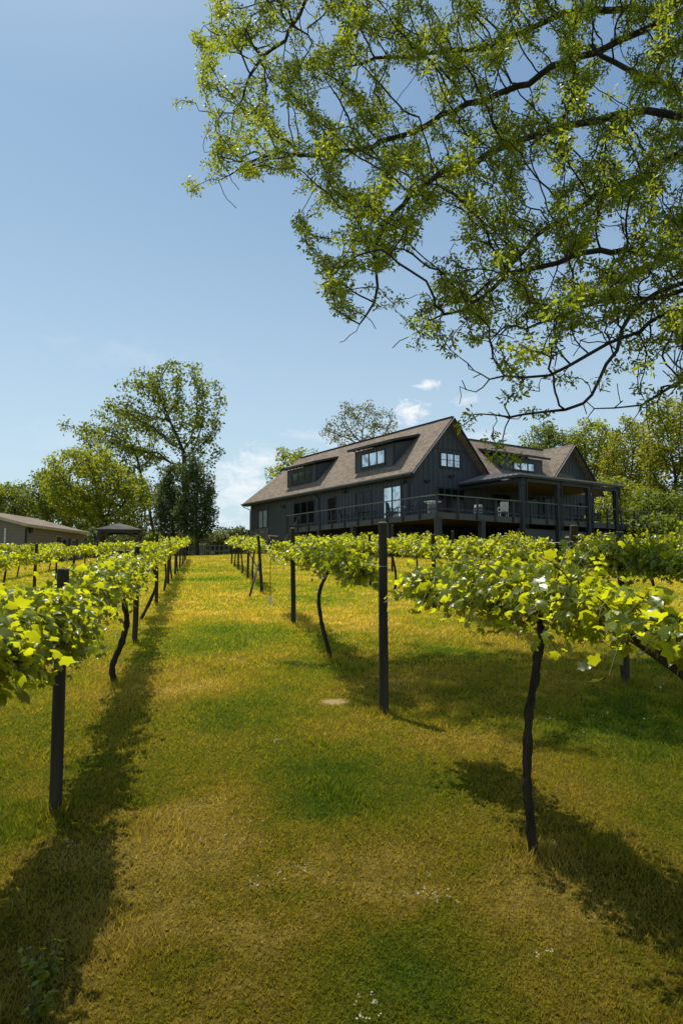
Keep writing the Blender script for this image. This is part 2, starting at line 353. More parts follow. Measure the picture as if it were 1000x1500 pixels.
def build_grass():
    Vs = []; Fs = []; n0 = 0
    for (y0, y1, dens, hb, wb) in ((1.2, 3.4, 19000, .021, .0036), (3.4, 5.5, 11000, .024, .0044), (5.5, 9, 5500, .029, .006), (9, 16, 1700, .036, .010), (16, 30, 420, .045, .019), (30, 56, 110, .05, .034)):
        hw = .52 * y1 + 1.6
        n = int(2 * hw * (y1 - y0) * dens)
        x = rng.uniform(-hw, hw, n); y = rng.uniform(y0, y1, n)
        keep = np.abs(x) < .52 * y + 1.5
        x = x[keep]; y = y[keep]; n = len(x)
        fq = 9.0 / (hb * 3 + wb * 6) ; cl = .5 + .5 * np.sin(x * fq * 1.3 + np.sin(y * fq) * 2.0) * np.sin(y * fq * 1.2 + np.sin(x * fq * .8) * 2.0)
        k2 = rng.random(n) < (.25 + .75 * cl); x = x[k2]; y = y[k2]; n = len(x); cl = cl[k2]
        q = ground_hit(490, 1028); k3 = (x - q[0])**2 + ((y - q[1]))**2 > .16**2 * rng.uniform(.3, 1.2, n); x = x[k3]; y = y[k3]; cl = cl[k3]; n = len(x)
        z = gz_np(x, y) - .004
        h = hb * rng.uniform(.45, 1.35, n) * (.5 + .9 * cl); w = wb * rng.uniform(.6, 1.3, n)
        pt = np.sin(x * 3.1 + 2 * np.sin(y * 1.7)) * np.sin(y * 2.9 + 1.7 * np.sin(x * 2.3)) + .4 * np.sin(x * 9 + y * 7); h = h * (1 + .9 * np.clip((pt - .45) * 2, 0, 1))
        a = rng.uniform(0, 2 * np.pi, n); ln = rng.uniform(.2, 1.1, n) * h; la = rng.uniform(0, 2 * np.pi, n)
        b0 = np.stack([x - np.cos(a) * w, y - np.sin(a) * w, z], 1); b1 = np.stack([x + np.cos(a) * w, y + np.sin(a) * w, z], 1)
        tp = np.stack([x + np.cos(la) * ln, y + np.sin(la) * ln, z + h], 1)
        Vs.append(np.stack([b0, b1, tp], 1).reshape(-1, 3)); Fs.append(np.arange(n * 3).reshape(-1, 3) + n0); n0 += n * 3
    pts = []
    for key, l, nm, posts, vines, cz, zt, H in ROWS:
        for d in posts + [v[0] for v in vines]:
            if 2 < d < 26: pts.append(row(d, l))
    for (px, py) in pts:
        n = 420; a = rng.uniform(0, 2*np.pi, n); q = rng.random(n) ** .8 * .20 + .02
        x = px + np.cos(a) * q; y = py + np.sin(a) * q; z = gz_np(x, y) - .004; h = rng.uniform(.035, .11, n) * (1.15 - q * 3); w = .0035 + .0004 * y
        a = rng.uniform(0, 2*np.pi, n); la = rng.uniform(0, 2*np.pi, n); ln = h * rng.uniform(.2, .9, n)
        Vs.append(np.stack([np.stack([x - np.cos(a)*w, y - np.sin(a)*w, z], 1), np.stack([x + np.cos(a)*w, y + np.sin(a)*w, z], 1), np.stack([x + np.cos(la)*ln, y + np.sin(la)*ln, z + h], 1)], 1).reshape(-1, 3))
        Fs.append(np.arange(n * 3).reshape(-1, 3) + n0); n0 += n * 3
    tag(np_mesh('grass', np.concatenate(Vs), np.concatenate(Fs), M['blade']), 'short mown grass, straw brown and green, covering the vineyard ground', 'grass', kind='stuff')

# ------------------------------------------------------------------ leaves
def norm_rows(a): return a / np.maximum(1e-9, np.linalg.norm(a, axis=1, keepdims=True))
VINE_T = np.array([(0, .42, .03), (0, .02, .06), (.24, -.13, -.03), (.50, .06, -.09), (.40, .30, -.04), (.52, .58, -.13), (.25, .69, -.05), (0, 1.0, -.16),
                   (-.25, .69, -.05), (-.52, .58, -.13), (-.40, .30, -.04), (-.50, .06, -.09), (-.24, -.13, -.03)], float)
VINE_F = np.array([(0, i, i + 1) for i in range(1, 12)] + [(0, 12, 1)])
DIA_T = np.array([(0, 0, 0), (.34, .5, -.08), (0, 1, -.02), (-.34, .5, -.08)], float); DIA_F = np.array([(0, 1, 2, 3)])
QV_T = np.array([(0, -.05, 0), (.5, .15, -.05), (.45, .7, -.05), (0, 1, -.06), (-.45, .7, -.05), (-.5, .15, -.05)], float); QV_F = np.array([(0, 1, 2, 3), (0, 3, 4, 5)])
OVT_T = np.array([(0, 0, 0), (.2, .35, -.04), (.16, .75, -.06), (0, 1, -.12), (-.16, .75, -.06), (-.2, .35, -.04)], float)
def CURL(n): return rng.uniform(.4, 3.4, n) * np.where(rng.random(n) < .2, -1, 1)
def leaf_geo(pos, nrm, dirn, size, T, F_):
    nrm = norm_rows(nrm); d = dirn - nrm * np.sum(dirn * nrm, 1, keepdims=True); d = norm_rows(d); s = np.cross(d, nrm)
    V = pos[:, None, :] + size[:, None, None] * (T[None, :, 0:1] * s[:, None, :] + T[None, :, 1:2] * d[:, None, :] + T[None, :, 2:3] * CURL(len(pos))[:, None, None] * nrm[:, None, :])
    Fc = F_[None] + (np.arange(len(pos)) * len(T))[:, None, None]
    return V.reshape(-1, 3), Fc.reshape(-1, F_.shape[1])

# ------------------------------------------------------------------ vines
SEASON = {}
def canopy(d0, d1, rowl, cz, ztop, origin, n_sh, leaf, T, F_, r, half=.36, dens=1.0, bias=1):
    """shoots rising from the cordon and arching over; returns leaf arrays and shoot lines, local to origin"""
    P = []; N = []; D = []; S = []; lines = []
    for k in range(n_sh):
        for _t in range(6):
            d = r.uniform(d0, d1)
            if r.random() < .35 + .65 * (.5 + .5 * math.sin(d * 3.3 + rowl * 5 + 1.3 * math.sin(d * 1.3))): break
        x, y = row(d, rowl); g = gz(x, y); le = min(1, min(d - d0, d1 - d) / 1.1)
        e = min(1, min(d - d0, d1 - d) / .5 + .25)
        lump = .72 + .28 * math.sin(d * 2.7 + rowl * 3) + .12 * math.sin(d * 6.1 + rowl)
        p = np.array([x, y, g + cz + r.uniform(-.05, .05)])
        side = r.choice((-1,) + (1,) * bias) * r.uniform(.25, 1)
        L = r.uniform(.45, 1.0) * (.55 + .45 * lump) * (.55 + .45 * e)
        up = (ztop - cz) * 2.3 * r.uniform(.5, 1.15) * (.6 + .4 * lump) * (.5 + .5 * le)
        v = np.array([EL[0] * side, EL[1] * side, 0]) * half * 1.9 + np.array([ED[0], ED[1], 0]) * r.uniform(-.35, .35) + np.array([0, 0, up])
        steps = max(5, int(L / .075)); dt = L / steps; line = [p.copy()]
        fall = r.uniform(1.2, 3.4)
        for i in range(steps):
            p = p + v * dt; v = v + np.array([0, 0, -fall]) * dt * 1.1
            if p[2] < g + cz - r.uniform(.02, .20) and i > 3: break
            line.append(p.copy())
            if i >= 0:
                for _ in range(2 if r.random() < .55 * dens else 1):
                    off = np.array([r.gauss(0, .04), r.gauss(0, .04), r.gauss(0, .035)])
                    P.append(p + off)
                    out = np.array([EL[0] * side, EL[1] * side, 0])
                    N.append(np.array([r.gauss(0, .55), r.gauss(0, .55), r.uniform(.2, 1.1)]) + out * .45)
                    D.append(np.array([r.gauss(0, .7), r.gauss(0, .7), r.uniform(-1.2, .2)]) + out * .5)
                    S.append(leaf * r.choice((r.uniform(.35, .8), r.uniform(.75, 1.2))) * (1 - .35 * i / steps))
        lines.append(line)
    o = np.array(origin)
    V, Fc = leaf_geo(np.array(P) - o, np.array(N), np.array(D), np.array(S), T, F_)
    return V, Fc, [[q - o for q in ln] for ln in lines]

VMAT = M['vine']
def make_vine(d, l, label, d0, d1, cz, ztop, group, rad=.030, bend=.12, trunk_pts=None, half=.24, dens=1.0, bias=1, c0=None):
    r = random.Random(int(d * 97 + l * 1013) & 0xffff)
    x, y = row(d, l); z = gz(x, y); o = (x, y, z)
    root = empty('grapevine', o); tag(root, label, 'grapevine', group)
    near = d < 9; mid = d < 24
    # trunk
    b = MB(); wob = [r.uniform(-1, 1) for _ in range(4)]; ph = r.uniform(0, 6)
    pts = []; rr = []
    if trunk_pts:
        cp = trunk_pts
        for i in range(len(cp) - 1):
            for t in np.linspace(0, 1, 9, endpoint=(i == len(cp) - 2)):
                a0 = cp[max(i-1, 0)]; a1 = cp[i]; a2 = cp[i+1]; a3 = cp[min(i+2, len(cp)-1)]
                pts.append(tuple(.5 * ((2*a1[k]) + (-a0[k]+a2[k])*t + (2*a0[k]-5*a1[k]+4*a2[k]-a3[k])*t*t + (-a0[k]+3*a1[k]-3*a2[k]+a3[k])*t**3) for k in range(3)))
        n = len(pts)
    else:
        n = 26 if near else 12
        for i in range(n):
            t = i / (n - 1); w = bend * math.sin(t * 4.2 + ph) - bend * math.sin(ph) * (1 - t)
            q = ED * (w * wob[0] * 1.3 + t * wob[1] * .25) + EL * (w * wob[2] * .8)
            pts.append((q[0], q[1], -.06 + t * (cz + .06)))
    for i in range(n):
        t = i / (n - 1); rr.append(rad * (1.25 - .45 * t + .10 * math.sin(i * 1.9 + ph)) * (1.35 if i == 0 else 1) * (1.25 if t > .93 else 1))
    b.tube(pts, rr, 12 if near else 6, True, .18 if near else .12)
    if near:  # second strand twisting round the first
        b.tube([(p[0] + .9 * rad * math.cos(i * .55), p[1] + .9 * rad * math.sin(i * .55), p[2]) for i, p in enumerate(pts)][n // 3:], rad * .55, 7)
    b.build('trunk', M['bark'], root, True)
    top = pts[-1]
    # cordon
    c = MB()
    for sgn, de in ((-1, d0), (1, d1)):
        m_ = 14; cp = []; cr = []
        for i in range(m_):
            t = i / (m_ - 1); dd = d + (de - d) * t; xx, yy = row(dd, l)
            zz = gz(xx, yy) + cz + .035 * math.sin(dd * 3.1) - (.05 * t if sgn < 0 and d < 5 else 0)
            cp.append((xx - x + (top[0] * (1 - t) ** 3), yy - y + (top[1] * (1 - t) ** 3) + .02 * math.sin(dd * 5), zz - z)); cr.append(rad * (.75 - .42 * t))
        c.tube(cp, cr, 9 if near else 5, True, .2)
    c.build('cordon', M['bark'], root, True)
    L = d1 - d0; sh_ = 0 if l < 0 else min(.28, L * .06)
    if near: T, F_, ls, ns = VINE_T, VINE_F, .074, int(L * 84 * dens)
    elif mid: T, F_, ls, ns = VINE_T, VINE_F, .090, int(L * 46 * dens)
    else: T, F_, ls, ns = QV_T, QV_F, .125, int(L * 26 * dens)
    V, Fc, lines = canopy(c0 or (d0 + sh_), d1 - sh_, l, cz, ztop, o, ns, ls, T, F_, r, half, dens, bias)
    fo = np_mesh('foliage', V, Fc, VMAT, root)
    if d < 13:
        s = MB()
        for ln in lines: s.tube(ln, [.0045 * (1 - .7 * i / len(ln)) for i in range(len(ln))], 4, False)
        s.build('shoots', M['shoot'], root)
    return root

def make_post(d, l, H, label, group, rad=.043, lean=(0, 0)):
    x, y = row(d, l); z = gz(x, y); r = random.Random(int(d * 31 + l * 7))
    root = empty('wooden_post', (x, y, z)); tag(root, label, 'post', group)
    n = 7; b = MB()
    b.tube([(lean[0] * i / (n-1) + .004 * r.uniform(-1, 1), lean[1] * i / (n-1), -.15 + (H + .15) * i / (n-1)) for i in range(n)], [rad * (1.06 - .1 * i / (n-1)) for i in range(n)], 18, False, .07)
    b.build('shaft', M['post'], root, True)
    e = MB(); e.tube([(lean[0], lean[1], H - .004), (lean[0], lean[1], H + .006), (lean[0], lean[1], H + .010)], [rad * .955, rad * .93, rad * .8], 14)
    e.build('cut_end', M['postend'], root)
    st = MB(); wz = min(H - .12, 1.38); t = wz / H
    st.tube([(lean[0]*t + math.cos(a) * rad * 1.07, lean[1]*t + math.sin(a) * rad * 1.07, wz + .004 * math.sin(a)) for a in np.linspace(0, 6.283, 13)], .003, 4)
    st.build('wire_wrap', M['wire'], root)
    return root

ORD = ['first', 'second', 'third', 'fourth', 'fifth', 'sixth', 'seventh', 'eighth', 'ninth', 'tenth', 'eleventh', 'twelfth']
ROWS = [
 # key, lateral, name, posts, vines (d, d0, d1), cordon z, canopy top, post height
 ('A', -1.05, 'row left of the grass lane', [4.82, 12.0, 17.9, 24.2, 30.4, 36.8, 43.5, 50], [(-.2, -2.5, 1.2), (1.6, 1.3, 4.75), (8.7, 4.6, 11.6), (15, 11.7, 17.8), (21.3, 17.9, 24.1), (27.4, 24.2, 30.3), (33.5, 30.4, 36.8), (40, 36.9, 43.4), (47, 43.6, 51)], 1.22, 1.50, 1.55),
 ('B', 1.72, 'row right of the grass lane', [6.6, 13.2, 20.1, 26.5, 33.5, 40.5], [(3.56, 1.9, 5.7), (9.5, 7.0, 16.0), (23.5, 20.6, 26.8), (30.2, 27, 33.4), (37, 33.6, 42)], 1.28, 1.62, 1.78),
 ('D', 4.6, 'second row right of the lane', [6.95, 14.5, 21.0, 27.8, 34.4, 41], [(4.6, 2.2, 8.8), (11.1, 9.2, 14.4), (18.2, 14.6, 20.4), (22.6, 20.5, 24), (27.5, 24.1, 31), (34, 31.1, 40)], 1.24, 1.60, 1.6),
 ('G', 7.8, 'row nearest the dark house', [14.2, 21.5, 28.8, 36.2], [(11.2, 8.4, 14.0), (18.2, 14.9, 21.5), (25.2, 21.6, 28.2), (32.8, 30.0, 36), (38.5, 36.2, 42)], 1.26, 1.66, 1.68),
 ('E', -4.4, 'second row left of the lane', [14.4, 20.5, 26.6, 32.4, 38.5, 44], [(17.4, 12.0, 20.4), (23.5, 20.5, 26.5), (29.5, 26.6, 32.3), (35.4, 32.4, 38.4), (41.4, 38.5, 44), (46.5, 44.1, 49)], 1.12, 1.45, 1.5),
 ('F', -7.6, 'outermost row on the left', [22.5, 29, 35.5, 42], [(25.7, 22, 29), (32.2, 29.1, 35.5), (38.7, 35.6, 42)], 1.12, 1.5, 1.5),
]
SPECIAL_V = {('A', 0): 'near leafy grapevine filling the left edge before the first left post',
             ('B', 0): 'big foreground grapevine with tall twisted trunk and broad glossy canopy at right',
             ('B', 1): 'grapevine with thin curved trunk and long bushy canopy just beyond the tall bare post',
             ('D', 0): 'shaded dark green grapevine at the right edge of the photo'}
SPECIAL_P = {('A', 0): 'thick dark wooden post standing nearest the camera at left, foliage round its head',
             ('B', 0): 'tall bare wooden post rising above the vines near the middle of the photo',
             ('B', 2): 'leaning wooden end post with a slanted brace, beside the feeder pole',
             ('D', 0): 'wooden post under the shaded canopy at the right edge',
             ('G', 0): 'stout short post with pale cut top leaning beside the dark canopy'}
def build_rows():
    for key, l, nm, posts, vines, cz, zt, H in ROWS:
        for i, d in enumerate(posts):
            lab = SPECIAL_P.get((key, i), 'round wooden post, %s from the camera in the %s' % (ORD[i], nm))
            h = H; rad = .043; lean = (rnd.uniform(-.03, .03), rnd.uniform(-.03, .03))
            if (key, i) == ('B', 0): h, lean = 1.79, (0, 0)
            if (key, i) == ('A', 0): lean, rad, h = (.0, 0), .037, 1.50
            if (key, i) == ('B', 2): lean, h = (-.13, .05), 1.62
            if (key, i) == ('G', 0): rad, lean, h = .088, (.12, 0), 1.72
            if (key, i) == ('G', 2): h = 1.95
            if key == 'A' and i > 1: h = 1.72
            make_post(d, l, h, lab, 'wooden trellis posts along the vine rows', rad, lean)
        for i, (d, d0, d1) in enumerate(vines):
            if key == 'A' and i == 0: continue
            ii = i - 1 if key == 'A' else i
            lab = SPECIAL_V.get((key, ii), 'bright leafy grapevine, %s from the camera in the %s' % (ORD[ii], nm))
            c, t = cz, zt
            if key == 'A' and d > 12: t = 1.62; c = 1.28
            kw = {}
            if (key, ii) == ('B', 0):
                # traced trunk: foot, slow S, thick head
                kw = dict(rad=.021, bias=3, trunk_pts=[(0,0,-.05), (-.012,.0,.12), (-.025,.01,.4), (-.01,.0,.7), (.03,-.01,.95), (.06,-.02,1.12), (.035,0,1.28)], dens=1.3, half=.27)
            if (key, ii) == ('B', 1):
                kw = dict(rad=.026, trunk_pts=[(.06,-.05,-.05), (.0,0,.12), (-.10,0,.5), (-.13,0,.85), (-.03,0,1.12), (.06,0,1.26)], dens=1.2)
            if key == 'A' and ii == 0: kw = dict(dens=1.8, c0=3.0, half=.22); t = 1.56
            if key == 'A' and ii == 1: t = 1.56; kw = dict(rad=.030, trunk_pts=[(0,0,-.05), (-.06,0,.2), (.05,0,.5), (.09,0,.8), (.0,0,1.08), (-.08,0,1.22)], dens=1.15)
            if key == 'A' and ii == 2: kw = dict(rad=.030, trunk_pts=[(-.12,-.2,-.05), (.05,0,.4), (.16,.0,.75), (.05,.0,1.05), (-.2,-.1,1.25)])
            make_vine(d, l, lab, d0, d1, c, t, 'grapevines trained along the trellis rows', **kw)
        # the row's wire
        w = MB(); a = max(posts[0], 0) if key in ('B', 'G') else min(posts[0], vines[0][1]) if key != 'A' else -2.0
        ds = [a] + [p for p in posts if p > a]
        for q, s_ in zip(ds[:-1], ds[1:]):
            pts = []
            for t in np.linspace(0, 1, 9):
                dd = q + (s_ - q) * t; x, y = row(dd, l); pts.append((x, y, gz(x, y) + cz + .1 - .03 * math.sin(t * math.pi)))
            w.tube(pts, .003 if l < 7 else .006, 4, False)
        o = w.build('trellis_wire', M['wire']); tag(o, 'thin steel wire strung through the posts of the %s' % nm, 'wire')
build_rows()
build_grass()
x3, y3 = row(3.56, 1.72); z3 = gz(x3, y3); vr = next(o for o in col.objects if o.get('label') == SPECIAL_V[('B', 0)])
pp = []
for d_, h_ in ((3.3, 1.30), (2.95, 1.27), (2.7, 1.22), (2.45, 1.15), (2.2, 1.06), (1.95, 1.0)):
    x4, y4 = row(d_, 1.78); pp.append((x4 - x3, y4 - y3, gz(x4, y4) + h_ - z3))
MB().tube(pp, [.018, .021, .022, .023, .022, .02], 10, True, .2).build('cordon', M['bark'], vr, True)
# brace of the leaning end post
bx, by = row(20.2, 1.72); bx2, by2 = row(18.9, 1.5)
b = MB().tube([(bx - .08, by, gz(bx, by) + .95), (bx2 - .25, by2 - .05, gz(bx2, by2) - .02)], .03, 8)
tag(b.build('brace_pole', M['post'], None, True), 'short slanted brace pole propping the leaning end post', 'brace')
b = MB(); q0 = row(30.5, 1.9); q1 = row(27.8, 2.35)
b.tube([(q0[0], q0[1], gz(*q0) + 1.0), (q1[0], q1[1], gz(*q1) - .02)], .03, 8)
tag(b.build('brace_pole', M['post'], None, True), 'farther slanted brace pole among the distant posts right of the lane', 'brace')

# ------------------------------------------------------------------ feeder pole
fp = ground_hit(396, 887); F0 = empty('feeder_pole', tuple(fp)); tag(F0, 'thin metal garden pole with pale top bars, pink hanging tag and white foot sleeve', 'garden pole')
s_ = fp[1] / FPX
MB().tube([(0, 0, 0), (-.01, 0, .8), (0, 0, 102 * s_)], .009, 6).build('pole', M['dark'], F0)
MB().box((-.035, -.035, .0), (.035, .035, .22)).build('foot_sleeve', M['white'], F0)
MB().bar((-.06, 0, 102 * s_), (.16, 0, 101 * s_), .06, .02).bar((-.06, 0, 102 * s_), (-.02, 0, 96 * s_), .03, .015).build('top_bar', M['pink'], F0)
MB().bar((-.02, 0, 84 * s_), (.17, 0, 83 * s_), .05, .03).build('lower_bar', M['pink'], F0)
MB().box((-.005, -.012, 66 * s_), (.055, .0, 82 * s_)).build('hanging_tag', M['pink'], F0)

# ------------------------------------------------------------------ clover and weeds
def build_specks():
    P = []
    for px, py, n, r in ((640, 1318, 26, .10), (385, 1300, 16, .10), (405, 1092, 8, .05), (790, 1410, 7, .04), (350, 1225, 14, .22), (450, 1278, 8, .06), (490, 930, 40, .5), (600, 930, 30, .6), (500, 895, 40, .8), (860, 1055, 26, .35), (440, 975, 16, .3), (260, 960, 10, .4), (540, 1490, 16, .06), (650, 890, 30, .7), (700, 850, 30, 1.2), (120, 1240, 14, .12), (420, 905, 14, .4)):
        q = ground_hit(px, py)
        for _ in range(n // 2 + 2):
            x = q[0] + rnd.gauss(0, r * .6); y = q[1] + rnd.gauss(0, r * .6); P.append((x, y, gz(x, y) + rnd.uniform(.03, .05)))
    P = np.array(P); n = len(P)
    pos = np.repeat(P, 4, 0) + rng.normal(0, .004, (n * 4, 3))
    V, Fc = leaf_geo(pos, rng.normal(0, .5, (n*4, 3)) + (0, 0, 1), rng.normal(0, 1, (n*4, 3)), rng.uniform(.004, .008, n*4) * (1 + .06 * pos[:, 1]), QV_T, QV_F)
    tag(np_mesh('clover_flowers', V, Fc, M['petal']), 'tiny white clover flowers scattered through the lawn', 'clover', kind='stuff')
build_specks()
def weed(px, py, h, n, label, mat):
    q = ground_hit(px, py); root = empty('leafy_weed', tuple(q)); tag(root, label, 'weed')
    P = []; N = []; D = []; S = []; st = MB()
    for k in range(n):
        a = rnd.uniform(0, 6.28); L = h * rnd.uniform(.4, 1.1); o = np.array([math.cos(a), math.sin(a), 0])
        ln = [o * (.5 * L * t ** 1.3) + np.array([0, 0, L * t]) for t in np.linspace(0, 1, 5)]
        st.tube(ln, .002, 4, False)
        for t in ln[2:]:
            for _ in range(2):
                P.append(t); N.append(o * .4 + np.array([rnd.gauss(0, .3), rnd.gauss(0, .3), 1])); D.append(o + np.array([rnd.gauss(0, .6), rnd.gauss(0, .6), 0])); S.append(rnd.uniform(.012, .03))
    st.build('stems', M['shoot'], root)
    V, Fc = leaf_geo(np.array(P), np.array(N), np.array(D), np.array(S), QV_T, QV_F); np_mesh('leaves', V, Fc, mat, root)
weed(62, 1450, .14, 26, 'leafy green weed growing at the shadow edge in the bottom left corner', M['vine'])
weed(52, 1498, .10, 16, 'smaller weed at the very bottom left, in the shadow', M['vine'])

# ------------------------------------------------------------------ trees by space colonisation
def grow(init, attr, step, di, dk, iters=160, trop=(0, 0, 0), seed=0):
    """init: list of (pos, parent)"""
    r = np.random.default_rng(seed)
    N = [np.array(p, float) for p, _ in init]; par = [q for _, q in init]
    A = np.array(attr); near = np.zeros(len(A), int); nd_ = np.full(len(A), 1e9)
    def upd(start):
        nonlocal near, nd_
        B = np.array(N[start:])
        for c0 in range(0, len(B), 400):
            Bc = B[c0:c0+400]; d = np.linalg.norm(A[:, None] - Bc[None], axis=2); j = d.argmin(1); dm = d[np.arange(len(A)), j]
            k = dm < nd_; near[k] = j[k] + start + c0; nd_[k] = dm[k]
    upd(0); trop = np.array(trop); kidn = {}; kidl = {}; stall = 0
    for it in range(iters):
        if len(A) == 0: break
        act = nd_ < di
        if not act.any(): act = nd_ < nd_.min() * 1.2 + step
        idx = near[act]; dirs = norm_rows(A[act] - np.array(N)[idx])
        acc = {}
        for i, dv in zip(idx, dirs): acc[i] = acc.get(i, 0) + dv
        start = len(N)
        for i, dv in acc.items():
            if kidn.get(i, 0) >= 3: continue
            dv = dv / (np.linalg.norm(dv) + 1e-9) + trop + r.normal(0, .13, 3); dv /= np.linalg.norm(dv)
            q = N[i] + dv * step
            if any(np.linalg.norm(q - N[c]) < step * .55 for c in kidl.get(i, ())): continue
            N.append(q); par.append(int(i)); kidn[i] = kidn.get(i, 0) + 1; kidl.setdefault(i, []).append(len(N) - 1)
        if len(N) == start:
            stall += 1; A = A[~act]; near = near[~act]; nd_ = nd_[~act]
            if stall > 12: break
            continue
        upd(start)
        k = nd_ > dk; A = A[k]; near = near[k]; nd_ = nd_[k]
        if len(N) > 20000: break
    return np.array(N), par
def radii(N, par, tip, n=2.3):
    cnt = np.zeros(len(N)); ch = np.zeros(len(N), int)
    for i in range(len(N) - 1, -1, -1):
        if ch[i] == 0: cnt[i] = tip ** n
        if par[i] >= 0: cnt[par[i]] += cnt[i]; ch[par[i]] += 1
    return cnt ** (1 / n), ch
def branch_mesh(N, par, rad, name, mat, parent, origin, sides=(4, 7, 12), thr=(.02, .09)):
    out = MB(); kids = {}
    for i, p in enumerate(par):
        if p >= 0: kids.setdefault(p, []).append(i)
    roots = [i for i, p in enumerate(par) if p < 0]; stack = [(r_, None) for r_ in roots]
    o = np.array(origin)
    while stack:
        i, p = stack.pop()
        chain = [i] if p is None else [p, i]; cur = i
        while cur in kids:
            ks = sorted(kids[cur], key=lambda k: -rad[k])
            for k in ks[1:]: stack.append((k, cur))
            cur = ks[0]; chain.append(cur)
        if len(chain) < 2: continue
        rr = [rad[c] for c in chain]
        if p is not None: rr[0] = min(rr[0], rr[1] * 1.15)
        m_ = max(rr); n = sides[0] if m_ < thr[0] else sides[1] if m_ < thr[1] else sides[2]
        out.tube([N[c] - o for c in chain], rr, n, False)
    return out.build(name, mat, parent, True)
def tree_leaves(N, par, rad, ch, thr, per, spread, size, T, F_, r, up=.6, mask=None):
    k = np.where(rad < thr)[0]
    if mask is not None: k = k[mask[k]]
    P = np.repeat(N[k], per, 0); n = len(P)
    off = r.normal(0, 1, (n, 3)); off = norm_rows(off) * r.random((n, 1)) ** .5 * spread; off[:, 2] *= .7
    P = P + off; nr = r.normal(0, 1, (n, 3)) * .75 + (0, 0, up); dr = off / spread + r.normal(0, .5, (n, 3)) + (0, 0, -.25)
    return leaf_geo(P, nr, dr, size * r.uniform(.6, 1.25, n), T, F_)
def ell_points(ells, n, r, clump=0.0, cs=1.0):
    out = []; vol = np.array([e[3] * e[4] * e[5] for e in ells]); vol = vol / vol.sum()
    for e, v in zip(ells, vol):
        m_ = int(n * v); q = norm_rows(r.normal(0, 1, (m_, 3))) * (r.random((m_, 1)) ** .42)
        p = q * np.array(e[3:6]) + np.array(e[:3])
        if clump:
            s = np.sin(p[:, 0] * 1.7 / cs + e[0]) * np.sin(p[:, 1] * 1.9 / cs) + np.sin(p[:, 2] * 2.1 / cs + p[:, 0] / cs)
            p = p[s > -clump]
        out.append(p)
    return np.concatenate(out)
def make_tree(name, label, base, ells, mat, natt, step, di, dk, per, spread, size, tip=.02, clump=.0, group=None, seed=1, trunk_to=None, thr=3.2, T=DIA_T, F_=DIA_F, cs=1.5, cat='tree', trop=(0, 0, .05), lean=None):
    r = np.random.default_rng(seed)
    base = np.array(base, float); root = empty(name, tuple(base)); tag(root, label, cat, group)
    A = ell_points(ells, natt, r, clump, cs)
    low = ells[0]; t = np.array([low[0], low[1], low[2] - low[5] * .75]) if trunk_to is None else np.array(trunk_to)
    m_ = max(3, int(np.linalg.norm(t - base) / step)); b0 = base - (0, 0, .2)
    init = []
    for i in range(m_ + 1):
        f = i / m_; p = b0 + (t - b0) * f + np.array([math.sin(f * 5 + seed), math.cos(f * 4 + seed), 0]) * .15 * step * math.sin(f * math.pi)
        init.append((p, i - 1))
    N, par = grow(init, A, step, di, dk, 140, trop, seed)
    rad, ch = radii(N, par, tip)
    branch_mesh(N, par, rad, 'trunk', M['treebark'], root, base)
    V, Fc = tree_leaves(N, par, rad, ch, tip * thr * 1.35, int(per * 3.2), spread * 1.25, size * .85, T, F_, r)
    np_mesh('crown', V - base, Fc, mat, root); print(name, len(N), len(Fc))
    return root
def E_(px, py, Y, rx, rz, ry=None):
    c = at(px, py, Y); s = Y / FPX
    return (c[0], c[1], c[2], rx * s, (ry if ry else rx) * s, rz * s)
def base_at(px, Y, z=None):
    c = at(px, 800, Y); return (c[0], c[1], gz(c[0], c[1]) if z is None else z)

